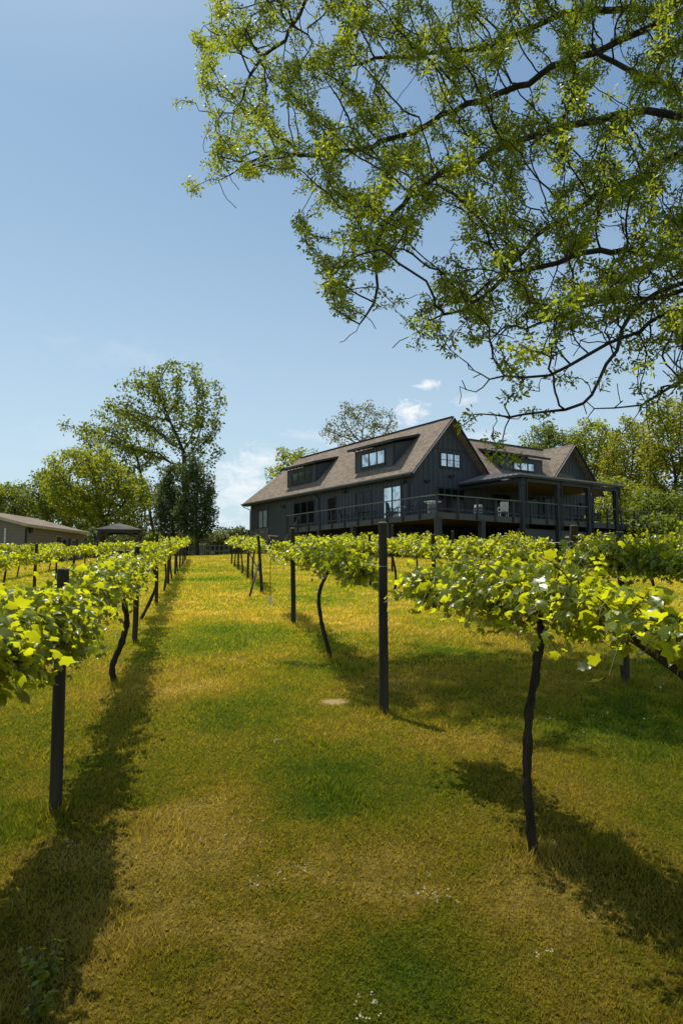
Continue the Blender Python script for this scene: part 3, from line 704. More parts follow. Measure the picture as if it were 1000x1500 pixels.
def build_trees():
    g = 'trees standing beyond the vineyard'
    make_tree('shade_tree', 'tallest open-crowned tree at left with dark forked trunk against the sky', base_at(272, 74), [E_(270, 600, 74, 60, 84), E_(222, 592, 74, 66, 56), E_(190, 640, 75, 74, 56), E_(300, 650, 74, 36, 50)], M['openleaf'], 2400, .75, 4.5, 1.3, 9, .62, .40, .035, .5, g, 5, trunk_to=at(270, 670, 74), thr=1.7, cs=1.2)
    make_tree('shade_tree', 'sparse tree leaning left with long thin branches behind the yellow-green tree', base_at(236, 79), [E_(165, 645, 79, 78, 50), E_(210, 700, 79, 55, 55)], M['openleaf'], 800, .8, 4.5, 1.5, 6, .6, .36, .03, .6, g, 8, trunk_to=at(215, 720, 79), thr=1.7, cs=1.2)
    make_tree('shade_tree', 'broad dense yellow-green tree beside the gazebo', base_at(150, 66), [E_(135, 712, 66, 72, 62), E_(170, 735, 66, 60, 45), E_(105, 690, 66, 45, 36)], M['denseleaf'], 2200, .55, 3, .85, 11, .5, .32, .03, .6, g, 12, trunk_to=at(150, 765, 66), thr=1.9)
    make_tree('evergreen_tree', 'dark dense evergreen tree on a bare stem at the end of the lane', base_at(290, 62), [E_(292, 745, 62, 26, 50), E_(280, 705, 62, 20, 46), E_(300, 715, 62, 14, 30), E_(270, 755, 62, 18, 26)], M['darkleaf'], 1700, .42, 2.2, .6, 16, .42, .26, .03, 0, g, 15, trunk_to=at(290, 778, 62), thr=2.0)
    make_tree('evergreen_tree', 'dark evergreen tree left of the one at the lane end, branches to the ground', base_at(254, 64), [E_(253, 750, 64, 24, 45), E_(250, 705, 64, 15, 34), E_(240, 735, 64, 14, 22)], M['darkleaf'], 1500, .42, 2.2, .62, 16, .42, .26, .03, 0, g, 16, trunk_to=at(255, 790, 64), thr=2.0)
    make_tree('shade_tree', 'light green tree filling the gap behind the gazebo', base_at(208, 84), [E_(205, 745, 84, 48, 48)], M['paleleaf'], 900, .7, 3.5, 1.1, 9, .6, .36, .03, .4, g, 17, thr=1.8)
    for i, (px, py, Y, rx, rz, lab) in enumerate(((22, 740, 96, 46, 34, 'round green tree at the left edge behind the tan building'), (70, 725, 92, 38, 40, 'dark green tree rising over the roof of the tan building'), (-40, 735, 92, 48, 42, 'green tree cut off by the left edge of the photo'), (105, 745, 100, 50, 40, 'bushy tree between the tan building and the gazebo'))):
        make_tree('background_tree', lab, base_at(px, Y, 3.5), [E_(px, py, Y, rx, rz)], M['openleaf' if i != 2 else 'denseleaf'], 1000, .75, 4, 1.1, 13, .7, .42, .03, .4, 'background trees at left', 30 + i, thr=1.9)
    make_tree('shade_tree', 'pale open tree rising behind the middle of the house roof', base_at(528, 88, 5), [E_(528, 630, 88, 62, 46), E_(560, 615, 88, 30, 25)], M['paleleaf'], 900, .75, 4, 1.3, 6, .6, .34, .03, .5, g, 21, trunk_to=at(530, 690, 88), thr=1.7)
    make_tree('shade_tree', 'green tree behind the far hipped end of the house roof', base_at(430, 90, 5), [E_(432, 690, 90, 46, 38)], M['denseleaf'], 800, .75, 4, 1.2, 10, .65, .40, .03, .4, g, 22, thr=1.9)
    right = [(800, 665, 84, 44, 46, 'openleaf', 'green tree with flat layered crown behind the second gable'), (865, 675, 82, 45, 62, 'denseleaf', 'tall green tree just right of the second gable'),
             (925, 690, 76, 46, 84, 'goldleaf', 'golden green tree right of the porch roof'), (985, 660, 66, 50, 84, 'goldleaf', 'tall yellow-leaved tree at the right edge above the deck rail'),
             (1050, 690, 68, 50, 80, 'denseleaf', 'tree cut off by the right edge of the photo'), (900, 740, 70, 50, 44, 'denseleaf', 'bright green lower tree seen past the porch end'),
             (965, 750, 60, 46, 42, 'openleaf', 'dark understorey tree behind the end of the deck rail'), (1020, 760, 60, 48, 40, 'openleaf', 'low dark tree at the far right behind the vines'), (755, 690, 92, 30, 30, 'openleaf', 'small distant tree over the wing roof')]
    for i, (px, py, Y, rx, rz, mt, lab) in enumerate(right):
        make_tree('woodland_tree', lab, base_at(px, Y, 4.6), [E_(px, py, Y, rx, rz)], M[mt], int(1700 + rx * rz * .25), .65, 3.4, .9, 12, .6, .34, .03, .45, 'woodland trees at right', 50 + i, thr=1.8, cs=1.1)
    # far off wood: one mass
    r = np.random.default_rng(77); P = []
    for px in np.arange(-300, 1500, 9):
        Y = r.uniform(135, 160); top = 783 + 8 * math.sin(px * .03) + r.uniform(-4, 4)
        if 200 < px < 470: top = 785 + 5 * math.sin(px * .11)
        if px > 900 or px < 60: top -= 45
        c = at(px, top + 14, Y); 
        q = norm_rows(r.normal(0, 1, (260, 3))) * r.random((260, 1)) ** .33 * np.array([2.6, 2.6, 3.2]) + c
        P.append(q); q2 = q.copy()[:180]; q2[:, 2] -= 3.4; P.append(q2)
    P = np.concatenate(P); n = len(P)
    V, Fc = leaf_geo(P, r.normal(0, 1, (n, 3)) + (0, 0, .5), r.normal(0, 1, (n, 3)), r.uniform(.5, 1.0, n), DIA_T, DIA_F)
    tag(np_mesh('far_wood', V, Fc, M['farleaf']), 'hazy far-off wood along the horizon behind everything', 'woodland', kind='stuff')
build_trees()

# ------------------------------------------------------------------ the overhanging tree
OUT = [(278, 70), (300, 20), (310, -60), (340, -420), (1500, -500), (1750, 200), (1500, 560), (1080, 610), (1000, 600), (930, 590), (880, 560), (820, 555), (760, 545), (725, 520), (690, 500), (640, 505), (600, 470), (590, 430), (610, 380), (560, 400), (520, 440), (505, 470), (470, 450), (480, 390), (440, 340), (425, 290), (400, 250), (330, 270), (290, 235), (320, 170), (285, 130)]
def inside(poly, x, y):
    c = np.zeros(len(x), bool); n = len(poly)
    for i in range(n):
        x0, y0 = poly[i]; x1, y1 = poly[(i+1) % n]
        k = ((y0 > y) != (y1 > y)) & (x < (x1 - x0) * (y - y0) / (y1 - y0 + 1e-9) + x0); c ^= k
    return c
def build_over():
    r = np.random.default_rng(5)
    TB = np.array([9.6, 10.5, gz(9.6, 10.5)])
    root = empty('overhanging_tree', tuple(TB)); tag(root, 'big spring-leafed tree whose dark branches hang in from the top right', 'tree')
    init = [(TB - (0, 0, .3), -1)]
    def limb(pts, start):
        prev = start; P = [init[start][0]] + [np.array(p) for p in pts]
        for i in range(len(P) - 1):
            L = np.linalg.norm(P[i+1] - P[i]); m_ = max(1, int(L / .2))
            for k in range(1, m_ + 1):
                t = k / m_; a0 = P[max(i-1, 0)]; a1 = P[i]; a2 = P[i+1]; a3 = P[min(i+2, len(P)-1)]
                p = .5 * ((2*a1) + (-a0+a2)*t + (2*a0-5*a1+4*a2-a3)*t*t + (-a0+3*a1-3*a2+a3)*t**3)
                init.append((p + np.array([math.sin(len(init) * .9), math.cos(len(init) * .7), math.sin(len(init) * 1.3)]) * .028 + r.normal(0, .018, 3), prev)); prev = len(init) - 1
        return prev
    t1 = limb([TB + (0, -.1, 2.0), TB + (-.1, -.2, 3.6)], 0)
    t2 = limb([TB + (.2, 0, 6.5), TB + (.1, .2, 9.5)], t1)
    def A(*q): return [at(*p) for p in q]
    # long limbs reaching left and down
    la = limb(A((1200, -40, 11.0), (1000, 5, 11.4), (820, 22, 11.8), (715, 68, 12.1), (610, 80, 12.3), (520, 95, 12.5)), t2)
    lb = limb(A((1180, 120, 10.2), (1060, 175, 10.2), (925, 165, 10.5), (797, 195, 10.8), (715, 225, 11), (647, 255, 11), (587, 300, 11), (550, 360, 10.9), (550, 420, 10.8), (527, 478, 10.7)), t2)
    limb(A((715, 142, 11.6), (580, 202, 11.8), (497, 225, 12.0), (407, 225, 12.1), (362, 240, 12.2), (325, 270, 12.2)), la - 30)
    limb(A((560, -90, 12.6), (415, 0, 12.6), (455, 62, 12.5)), limb(A((1150, -260, 12), (800, -190, 12.4), (640, -140, 12.6)), t2))
    limb(A((480, -60, 12.8), (440, 20, 12.8), (422, 45, 12.8), (377, 97, 12.7), (340, 165, 12.7), (296, 157, 12.7)), len(init) - 8)
    lc = limb(A((1150, 210, 9.9), (1000, 225, 10.0), (925, 262, 10.1), (850, 300, 10.2), (775, 360, 10.2), (730, 405, 10.1), (685, 438, 10.0)), t1)
    limb(A((960, 120, 10.7), (850, 67, 11.3), (842, 127, 11.2), (820, 180, 11.1), (775, 199, 11.0), (720, 214, 10.9)), la - 66)
    limb(A((1090, 330, 9.5), (1000, 379, 9.5), (920, 366, 9.5), (856, 372, 9.5), (748, 403, 9.5), (676, 454, 9.4), (630, 470, 9.4)), t1)
    limb(A((1150, 420, 9.3), (1000, 430, 9.3), (935, 437, 9.3), (870, 440, 9.2), (820, 466, 9.2), (770, 484, 9.1)), t1)
    ld = limb(A((1180, 400, 8.9), (1000, 455, 8.9), (939, 484, 8.9), (892, 501, 8.8), (856, 523, 8.8), (802, 545, 8.8), (719, 559, 8.8)), t1)
    limb(A((1160, 380, 8.7), (1000, 420, 8.7), (925, 455, 8.7), (902, 517, 8.7), (850, 590, 8.6), (775, 607, 8.6), (700, 611, 8.6)), t1)
    limb(A((1090, 500, 8.4), (1000, 560, 8.4), (940, 590, 8.4), (870, 600, 8.4)), ld - 50)
    n = 34000
    x = r.uniform(270, 1500, n); y = r.uniform(-380, 612, n); k = inside(OUT, x, y)
    # keep the gaps through which the sky shows
    hole = (np.sin(x * .021 + 1.3) * np.sin(y * .027 + .6) + .55 * np.sin(x * .05 + y * .031) < -.72)
    for hx, hy, hr in ((355, 105, 34), (590, 120, 30), (480, 130, 0), (600, 400, 24), (800, 130, 30), (560, 80, 18), (900, 70, 40), (640, 350, 26), (760, 90, 26), (480, 330, 28), (420, 180, 16), (870, 530, 40), (780, 525, 20), (940, 540, 30)):
        hole |= (x - hx) ** 2 + (y - hy) ** 2 < hr * hr
    hole |= np.sin(x * .047 + 1.5 * np.sin(y * .018)) * np.sin(y * .060 + 1.5 * np.sin(x * .021)) < -.38
    thin = r.random(n) < np.where((y > 500) | (x < 330), .45, 1)
    k &= ~hole & thin; x = x[k]; y = y[k]
    dep = 8.8 + 3.6 * np.clip((620 - y) / 900, 0, 1) + r.normal(0, .95, len(x)) + 1.1 * np.clip((700 - x) / 400, -.5, 1)
    att = np.array([at(a, b_, c) for a, b_, c in zip(x, y, dep)])
    ex = [p + r.normal(0, .30, 3) + (-.12, 0, -.10) for p, q in init if p[0] < 6.0 and p[2] < 14 for _ in range(3)]
    att = np.concatenate([att, np.array(ex)])
    N, par = grow(init, att, .14, .8, .17, 260, (-.30, 0, -.17), 3)
    rad, ch = radii(N, par, .0058, 2.52)
    rad = np.minimum(rad, .26)
    branch_mesh(N, par, rad, 'trunk', M['treebark'], root, TB, (4, 6, 12), (.012, .05))
    keep = (np.sin(N[:, 0] * 5.1 + 1) * np.sin(N[:, 2] * 5.7) + np.sin(N[:, 1] * 4.3 + N[:, 0] * 2.2) + r.normal(0, .28, len(N))) > -.08
    keep &= ((N[:, 2] - CAMZ) / N[:, 1] > .36) | (r.random(len(N)) < .42)
    V, Fc = tree_leaves(N, par, rad, ch, .0108, 38, .125, .062, OVT_T, QV_F, r, .5, keep)
    np_mesh('crown', V - TB, Fc, M['over'], root)
    print('over nodes', len(N), 'leaves', len(Fc) // 2)
build_over()

# ------------------------------------------------------------------ the dark house
HC = np.array([4.63, 46.0]); HA = R(33.8); RZ = gz(4.63, 46.0)
HU = np.array([-math.sin(HA), math.cos(HA)]); HV = np.array([math.cos(HA), math.sin(HA)])
def Z(h): return h + CAMZ - RZ
def P(v, u, h): return (v, u, Z(h))
def hv(px, u):            # v of the point on the line u = const seen at bearing px
    k = (px - 500) / FPX * 1.01; o = HC + u * HU
    return (o[0] - k * o[1]) / (k * HV[1] - HV[0])
def hu(px, v):
    k = (px - 500) / FPX * 1.01; o = HC + v * HV
    return (o[0] - k * o[1]) / (k * HU[1] - HU[0])
def hw(v, u, h=3.67):
    p = HC + v * HV + u * HU
    return (p[0], p[1], h + CAMZ)
GR = .6                   # how low the walls go (into the ground)
def wall_v(b, v, u0, u1, h0, h1, out=-1, batt=True, th=.14):
    b.box(P(v, u0, h0), P(v - out * th, u1, h1))
    if batt:
        n = int((u1 - u0) / .42)
        for i in range(n + 1):
            u = u0 + .06 + i * (u1 - u0 - .12) / max(1, n); b.box(P(v, u - .025, h0), P(v + out * .025, u + .025, h1 - .01))
def gable_u(b, u, v0, v1, h0, he, ha, th=.14, slope=None):
    """gable wall facing -u"""
    vm = (v0 + v1) / 2
    pts = [P(v0, u, h0), P(v1, u, h0), P(v1, u, he), P(vm, u, ha), P(v0, u, he)]
    b.slab(pts, (0, -1, 0), th)
    n = int((v1 - v0) / .42); s = (ha - he) / (vm - v0)
    for i in range(n + 1):
        v = v0 + .06 + i * (v1 - v0 - .12) / n; top = ha - abs(v - vm) * s - .03
        b.box(P(v - .025, u, h0), P(v + .025, u - .025, top))
def window(parent, face, a0, a1, h0, h1, c, n, gl, name='window', sill=True, rail=True):
    """face 'v': wall facing -v at v=c, spans u a0..a1; face 'u': wall facing -u at u=c, spans v a0..a1"""
    Q = (lambda a, o, h: P(c - o, a, h)) if face == 'v' else (lambda a, o, h: P(a, c - o, h))
    f = MB(); t = .09
    f.box(Q(a0, 0, h0), Q(a1, .06, h0 + t)); f.box(Q(a0, 0, h1 - t), Q(a1, .06, h1))
    f.box(Q(a0, 0, h0 + t), Q(a0 + t, .06, h1 - t)); f.box(Q(a1 - t, 0, h0 + t), Q(a1, .06, h1 - t))
    w = (a1 - a0) / n
    for i in range(1, n): f.box(Q(a0 + i * w - t * .6, 0, h0 + t), Q(a0 + i * w + t * .6, .055, h1 - t))
    if sill: f.box(Q(a0 - .05, 0, h0 - .06), Q(a1 + .05, .09, h0 - .001))
    o = f.build(name, M['trim'], parent)
    for i in range(n):
        g = MB(); g.box(Q(a0 + i * w + t * .6, .005, h0 + t), Q(a0 + (i+1) * w - t * .6, .03, h1 - t)); g.build('pane', M[gl], o)
        if rail:
            m_ = MB(); hm = (h0 + h1) / 2; m_.box(Q(a0 + i * w + t * .6, .031, hm - .018), Q(a0 + (i+1) * w - t * .6, .045, hm + .018)); m_.build('glazing_bar', M['trim'], o)
    return o

H = empty('dark_house', (HC[0], HC[1], RZ), HA)
tag(H, 'large dark grey board-and-batten house with brown shingle roof and raised deck', 'house')
def build_house():
    # walls
    b = MB(); wall_v(b, 0, 0.14, 19.8, GR, 6.75); wall_v(b, 0, 19.8, 23.35, 4.2, 6.75); b.build('wall', M['wall'], H)
    b = MB(); gable_u(b, 0, 0, 6.2, GR, 7.1, 10.5); b.build('wall', M['wall'], H)
    b = MB(); b.box(P(.15, 23.2, GR), P(6.2, 23.35, 6.7)); b.box(P(6.06, 9.2, GR), P(6.2, 23.2, 6.7)); b.build('wall', M['wall'], H)
    b = MB(); b.box(P(-.08, 19.75, GR), P(.0, 23.42, 4.2)); b.box(P(-.12, 19.7, 4.2), P(.02, 23.46, 4.28)); b.build('stone_base', M['stone'], H)
    # wing and second gable
    b = MB(); b.box(P(6.21, .02, GR), P(14.8, .16, 6.9))
    for i in range(21): v = 6.3 + i * .42; b.box(P(v - .025, -.005, 3.67), P(v + .025, .019, 6.9))
    b.build('wall', M['wall'], H)
    b = MB(); gable_u(b, 1.8, 14.81, 21, GR, 7.1, 10.45); b.box(P(20.86, 1.95, GR), P(21, 9, 7.0)); b.box(P(14.81, 9.0, GR), P(21, 9.14, 7)); b.box(P(6.3, 9.0, GR), P(14.8, 9.14, 6.4)); b.build('wall', M['wall'], H)
    # roofs
    S = 1.12; e0 = -.5; eh = 6.72; rv = 3.1; rh = eh + S * (rv - e0)
    nl = (-S, 0, 1); nr_ = (S, 0, 1)
    rf = MB()
    rf.slab([P(e0, -.55, eh), P(e0, 24.1, eh), P(rv, 19.6, rh), P(rv, -.55, rh)][::-1], nl, .12)
    rf.slab([P(2*rv - e0, -.55, eh), P(rv, -.55, rh), P(rv, 19.6, rh), P(2*rv - e0, 24.1, eh)][::-1], nr_, .12)
    rf.slab([P(e0, 24.1, eh), P(2*rv - e0, 24.1, eh), P(rv, 19.6, rh)], (0, .9, 1), .12)
    roof = rf.build('roof', M['roof'], H)
    f = MB()   # fascia, rake boards, gutter, ridge cap
    f.bar(P(e0 - .02, -.55, eh - .13), P(e0 - .02, 24.1, eh - .13), .04, .2)
    f.bar(P(e0, -.60, eh - .12), P(rv, -.60, rh - .12), .05, .26, (0, 1, 0)); f.bar(P(2*rv - e0, -.60, eh - .12), P(rv, -.60, rh - .12), .05, .26, (0, 1, 0))
    f.box(P(e0, -.5, eh - .24), P(0.0, 24.0, eh - .21))
    f.build('fascia', M['trim'], roof)
    g = MB(); g.box(P(e0 - .14, -.5, eh - .12), P(e0 - .045, 24.1, eh - .02)); g.build('gutter', M['railtop'], roof)
    g = MB(); g.bar(P(rv, -.55, rh + .015), P(rv, 19.6, rh + .015), .22, .05); g.build('ridge_cap', M['trim'], roof)
    # wing roof
    ws = .89; wu = -.35; wh = 6.40; ru = 4.5; wrh = wh + ws * (ru - wu)
    rf = MB()
    rf.slab([P(6.5, wu, wh), P(18.0, wu, wh), P(18.0, ru, wrh), P(3.3, ru, wrh)], (0, -ws, 1), .12)
    rf.slab([P(3.3, ru, wrh), P(18.0, ru, wrh), P(18.0, 9.4, wh), P(6.5, 9.4, wh)], (0, ws, 1), .12)
    rw = rf.build('roof', M['roof'], H)
    g = MB(); g.bar(P(3.2, ru, wrh + .015), P(17.9, ru, wrh + .015), .22, .05); g.build('ridge_cap', M['trim'], rw)
    # second gable roof
    gv = 17.9; hwid = 3.55; gh = wrh; ge = gh - S * hwid
    rf = MB()
    rf.slab([P(gv - hwid, 1.25, ge), P(gv, 1.25, gh), P(gv, 9.4, gh), P(gv - hwid, 9.4, ge)], nl, .12)
    rf.slab([P(gv, 1.25, gh), P(gv + hwid, 1.25, ge), P(gv + hwid, 9.4, ge), P(gv, 9.4, gh)], nr_, .12)
    r2 = rf.build('roof', M['roof'], H)
    f = MB(); f.bar(P(gv - hwid, 1.2, ge - .12), P(gv, 1.2, gh - .12), .05, .26, (0, 1, 0)); f.bar(P(gv + hwid, 1.2, ge - .12), P(gv, 1.2, gh - .12), .05, .26, (0, 1, 0)); f.build('fascia', M['trim'], r2)
    MB().cone((15.75, 2.6), .05, .05, Z(8.0), Z(8.95), 8).build('vent_pipe', M['trim'], r2)
    # dormers on the long slope
    def dormer(u0, u1, hb, ht, gl, wu0, wu1, wh0, wh1):
        vf = .22; d = MB(); s2 = .26
        d.box(P(vf, u0, hb - .1), P(vf + .12, u1, ht))
        n = int((u1 - u0) / .42)
        vm = lambda h: (h - eh) / S + e0
        for uu in (u0, u1 - .12):
            d.slab([P(vf + .12, uu, hb - .1), P(vm(ht + .35) , uu, ht + .35), P(vf + .12, uu, ht)], (0, -1, 0), -.12)
        d.box(P(vf - .02, u0, hb - .1), P(vf, u0 + .12, ht)); d.box(P(vf - .02, u1 - .12, hb - .1), P(vf, u1, ht))
        wl = d.build('dormer', M['wall'], H)
        v0 = vf - .42; h0 = ht + .02; vx = (h0 - eh + S * e0 - s2 * v0) / (S - s2); vx = (h0 - s2 * v0 - eh + S * e0) / (S - s2); hx = h0 + s2 * (vx - v0)
        r_ = MB(); r_.slab([P(v0, u1 + .4, h0 + .16), P(vx + .1, u1 + .4, hx + .16), P(vx + .1, u0 - .4, hx + .16), P(v0, u0 - .4, h0 + .16)], (-s2, 0, 1), .06); r_.build('dormer_roof', M['roof'], wl)
        k = MB(); k.box(P(v0 - .03, u0 - .42, h0 - .02), P(v0, u1 + .42, h0 + .15))
        for q in range(9): uu = u0 + (u1 - u0) * q / 8; k.box(P(v0, uu - .04, h0 - .0), P(vf, uu + .04, h0 + .09))
        for uu in (u0 - .44, u1 + .41): k.slab([P(v0, uu, h0 - .02), P(v0, uu, h0 + .15), P(vx, uu, hx + .15), P(vx, uu, hx - .02)], (0, -1, 0), -.03)
        k.slab([P(v0, u0 - .4, h0 + .05), P(v0, u1 + .4, h0 + .05), P(vx, u1 + .4, hx + .05), P(vx, u0 - .4, hx + .05)], (-s2, 0, 1), .03)
        k.build('dormer_trim', M['trim'], wl)
        window(H, 'v', wu0, wu1, wh0, wh1, vf, 3, gl, rail=False)
    dormer(2.35, 6.85, 7.45, 9.12, 'glass_sky', 3.2, 6.05, 7.8, 8.85)
    dormer(12.35, 16.9, 7.45, 8.98, 'glass_tree', 13.0, 16.1, 7.72, 8.68)
    # dormer on the wing
    uf = 1.4; v0, v1 = 9.7, 14.2; ht = 9.05
    d = MB(); d.box(P(v0, uf, 7.8), P(v1, uf + .12, ht))
    um = lambda h: (h - wh) / ws + wu
    for vv in (v0, v1 - .12): d.slab([P(vv, uf + .12, 7.8), P(vv, um(ht + .3), ht + .3), P(vv, uf + .12, ht)], (1, 0, 0), -.12)
    wl = d.build('dormer', M['wall'], H)
    s2 = .26; a0 = uf - .42; h0 = ht + .02; ux = (h0 - s2 * a0 - wh + ws * wu) / (ws - s2); hx = h0 + s2 * (ux - a0)
    MB().slab([P(v0 - .4, a0, h0 + .16), P(v1 + .4, a0, h0 + .16), P(v1 + .4, ux + .1, hx + .16), P(v0 - .4, ux + .1, hx + .16)], (0, -s2, 1), .06).build('dormer_roof', M['roof'], wl)
    k = MB(); k.box(P(v0 - .42, a0 - .03, h0 - .02), P(v1 + .42, a0, h0 + .15)); k.slab([P(v0 - .4, a0, h0 + .05), P(v1 + .4, a0, h0 + .05), P(v1 + .4, ux, hx + .05), P(v0 - .4, ux, hx + .05)], (0, -s2, 1), .03)
    for vv in (v0 - .44, v1 + .41): k.slab([P(vv, a0, h0 - .02), P(vv, a0, h0 + .15), P(vv, ux, hx + .15), P(vv, ux, hx - .02)], (1, 0, 0), -.03)
    k.build('dormer_trim', M['trim'], wl)
    window(H, 'u', 10.9, 13.3, 8.02, 8.72, uf, 3, 'glass_sky', rail=False)
    # windows and doors of the long facade
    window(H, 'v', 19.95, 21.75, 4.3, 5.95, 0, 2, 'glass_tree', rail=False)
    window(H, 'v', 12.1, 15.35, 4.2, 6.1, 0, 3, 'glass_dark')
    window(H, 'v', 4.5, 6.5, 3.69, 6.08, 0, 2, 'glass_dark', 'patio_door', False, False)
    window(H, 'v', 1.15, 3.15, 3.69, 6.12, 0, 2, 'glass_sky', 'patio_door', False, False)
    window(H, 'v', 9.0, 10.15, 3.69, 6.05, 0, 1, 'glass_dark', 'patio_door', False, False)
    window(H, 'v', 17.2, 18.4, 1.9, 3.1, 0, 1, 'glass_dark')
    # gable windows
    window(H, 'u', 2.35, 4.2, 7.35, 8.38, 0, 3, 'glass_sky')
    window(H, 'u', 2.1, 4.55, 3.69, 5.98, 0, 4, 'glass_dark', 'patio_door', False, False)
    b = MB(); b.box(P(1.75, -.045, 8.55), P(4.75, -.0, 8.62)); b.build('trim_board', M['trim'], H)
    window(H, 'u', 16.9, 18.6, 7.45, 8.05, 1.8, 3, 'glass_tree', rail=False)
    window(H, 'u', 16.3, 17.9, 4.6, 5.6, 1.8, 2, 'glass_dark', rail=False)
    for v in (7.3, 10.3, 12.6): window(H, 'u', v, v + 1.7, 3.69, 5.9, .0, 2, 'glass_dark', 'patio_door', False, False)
    # lamps, camera boxes, downspouts
    def lamp(face, a, c, h):
        Q = (lambda x, o, z: P(c - o, x, z)) if face == 'v' else (lambda x, o, z: P(x, c - o, z))
        b = MB(); b.box(Q(a - .06, 0, h - .1), Q(a + .06, .10, h + .1)); b.box(Q(a - .22, .10, h - .03), Q(a - .04, .26, h + .09)); b.box(Q(a + .04, .10, h - .03), Q(a + .22, .26, h + .09)); b.build('wall_lamp', M['dark'], H)
    lamp('v', 17.0, 0, 5.9); lamp('v', .9, 0, 6.2); lamp('v', 7.8, 0, 6.25); lamp('u', 1.15, 0, 6.25); lamp('u', 3.3, 0, 6.75); lamp('u', 19.2, 1.8, 5.9)
    for u in (11.4, .35):
        b = MB(); b.tube([P(-.57, u, 6.6), P(-.5, u, 6.4), P(-.09, u, 6.15), P(-.07, u, 5.9), P(-.07, u, 3.7)], .045, 6); b.build('downspout', M['dark'], H)
    b = MB(); b.tube([P(-.57, 23.9, 6.6), P(-.5, 23.8, 6.4), P(-.02, 23.42, 6.15), P(-.02, 23.42, 5.9), P(-.02, 23.42, 2)], .045, 6); b.build('downspout', M['white'], H)
    # porch
    pu, ph = -5.6, 6.30; q0, q1 = 4.0, 14.35; top = 7.16; pu1 = .2
    r_ = MB()
    r_.slab([P(q0, pu, ph + .05), P(q1, pu, ph + .05), P(q1, pu1, top), P(6.5, pu1, top)], (0, -.14, 1), .10)
    r_.slab([P(q0, pu, ph + .05), P(6.5, pu1, top), P(q0, pu1, ph + .05)], (-.33, 0, 1), .10)
    pr = r_.build('porch_roof', M['metalroof'], H)
    sm_ = MB()
    for i in range(25):
        v = q0 + .1 + i * .42
        t = min(1, (v - q0) / 2.5); ustart = pu
        sm_.bar(P(v, pu, ph + .07), P(v, pu1 if v > 6.5 else pu + (pu1 - pu) * t, top + .02 if v > 6.5 else ph + .07 + (top - ph - .05) * t), .03, .04)
    for i in range(13):
        u = pu + .3 + i * .44; t = (u - pu) / (pu1 - pu)
        sm_.bar(P(q0, u, ph + .07), P(q0 + 2.5 * t, u, ph + .07 + (top - ph - .05) * t), .03, .04)
    sm_.build('roof_seam', M['metalroof'], pr)
    f = MB(); f.box(P(q0, pu, ph - .14), P(q1, pu + .05, ph - .005)); f.box(P(q0, pu + .05, ph - .14), P(q0 + .05, -.03, ph - .005)); f.box(P(q1 - .05, pu + .05, ph - .14), P(q1, 1.7, ph - .005))
    f.box(P(q0 + .3, -5.4, 5.92), P(q1 - .3, -5.1, ph - .15)); f.box(P(q0 + .3, -5.1, 5.92), P(q0 + .55, -.03, ph - .15)); f.build('porch_beam', M['trim'], pr)
    MB().box(P(q0 + .56, -5.09, 6.1), P(q1 - .06, -.03, 6.14)).build('porch_ceiling', M['ceil'], pr)
    for v in (4.45, 7.75, 10.85, 13.85):
        c = MB(); c.box(P(v - .14, -5.38, GR), P(v + .14, -5.1, 5.91)); c.box(P(v - .18, -5.42, 5.72), P(v + .18, -5.06, 5.915)); c.tube([P(v + .2, -5.45, 6.1), P(v + .2, -5.45, 3.0)], .04, 6); c.build('porch_column', M['trim'], H)
    for v in (7.4, 11.4):
        c = MB(); c.cone((v, -2.6), .03, .03, Z(5.72), Z(6.1), 8); c.cone((v, -2.6), .12, .09, Z(5.58), Z(5.72), 12); fn = c.build('ceiling_fan', M['dark'], H)
        for k in range(5):
            a = k * 2 * math.pi / 5 + .3; MB().bar((v + .1 * math.cos(a), -2.6 + .1 * math.sin(a), Z(5.65)), (v + .72 * math.cos(a), -2.6 + .72 * math.sin(a), Z(5.65)), .13, .012).build('fan_blade', M['ceil'], fn)
    # deck
    df = 3.67
    d = MB(); d.box(P(-2.5, -5.2, df - .05), P(19, .0, df)); d.box(P(-2.5, .0, df - .05), P(0, 12.0, df)); d.box(P(14.9, 0, df - .05), P(19, 1.78, df))
    d.box(P(-2.5, -5.2, df - .36), P(19, -5.15, df - .051)); d.box(P(-2.5, -5.149, df - .36), P(-2.45, 12, df - .051)); d.box(P(-2.449, 11.95, df - .36), P(-.02, 12, df - .051)); d.box(P(18.95, -5.149, df - .36), P(19, 1.7, df - .051))
    deck = d.build('deck', M['deckwood'], H)
    j = MB()
    for i in range(46): v = -2.0 + i * .45; j.box(P(v, -5.1, df - .28), P(v + .045, -.05, df - .055))
    for i in range(27): u = .1 + i * .43; j.box(P(-2.4, u, df - .28), P(-.05, u + .045, df - .055))
    j.box(P(-2.44, -5.1, df - .054), P(18.9, -.03, df - .052)); j.box(P(-2.44, -.029, df - .054), P(-.03, 11.9, df - .052))
    j.build('joists', M['joist'], deck)
    for v, u in [(-2.35, -5.05), (1.1, -5.05), (-2.35, -.5), (-2.35, 3.35), (-2.35, 7.6), (-2.35, 11.8), (17.5, -5.05)]:
        c = MB(); c.box(P(v - .16, u - .16, GR), P(v + .16, u + .16, df - .29)); c.build('support_post', M['trim'], deck)
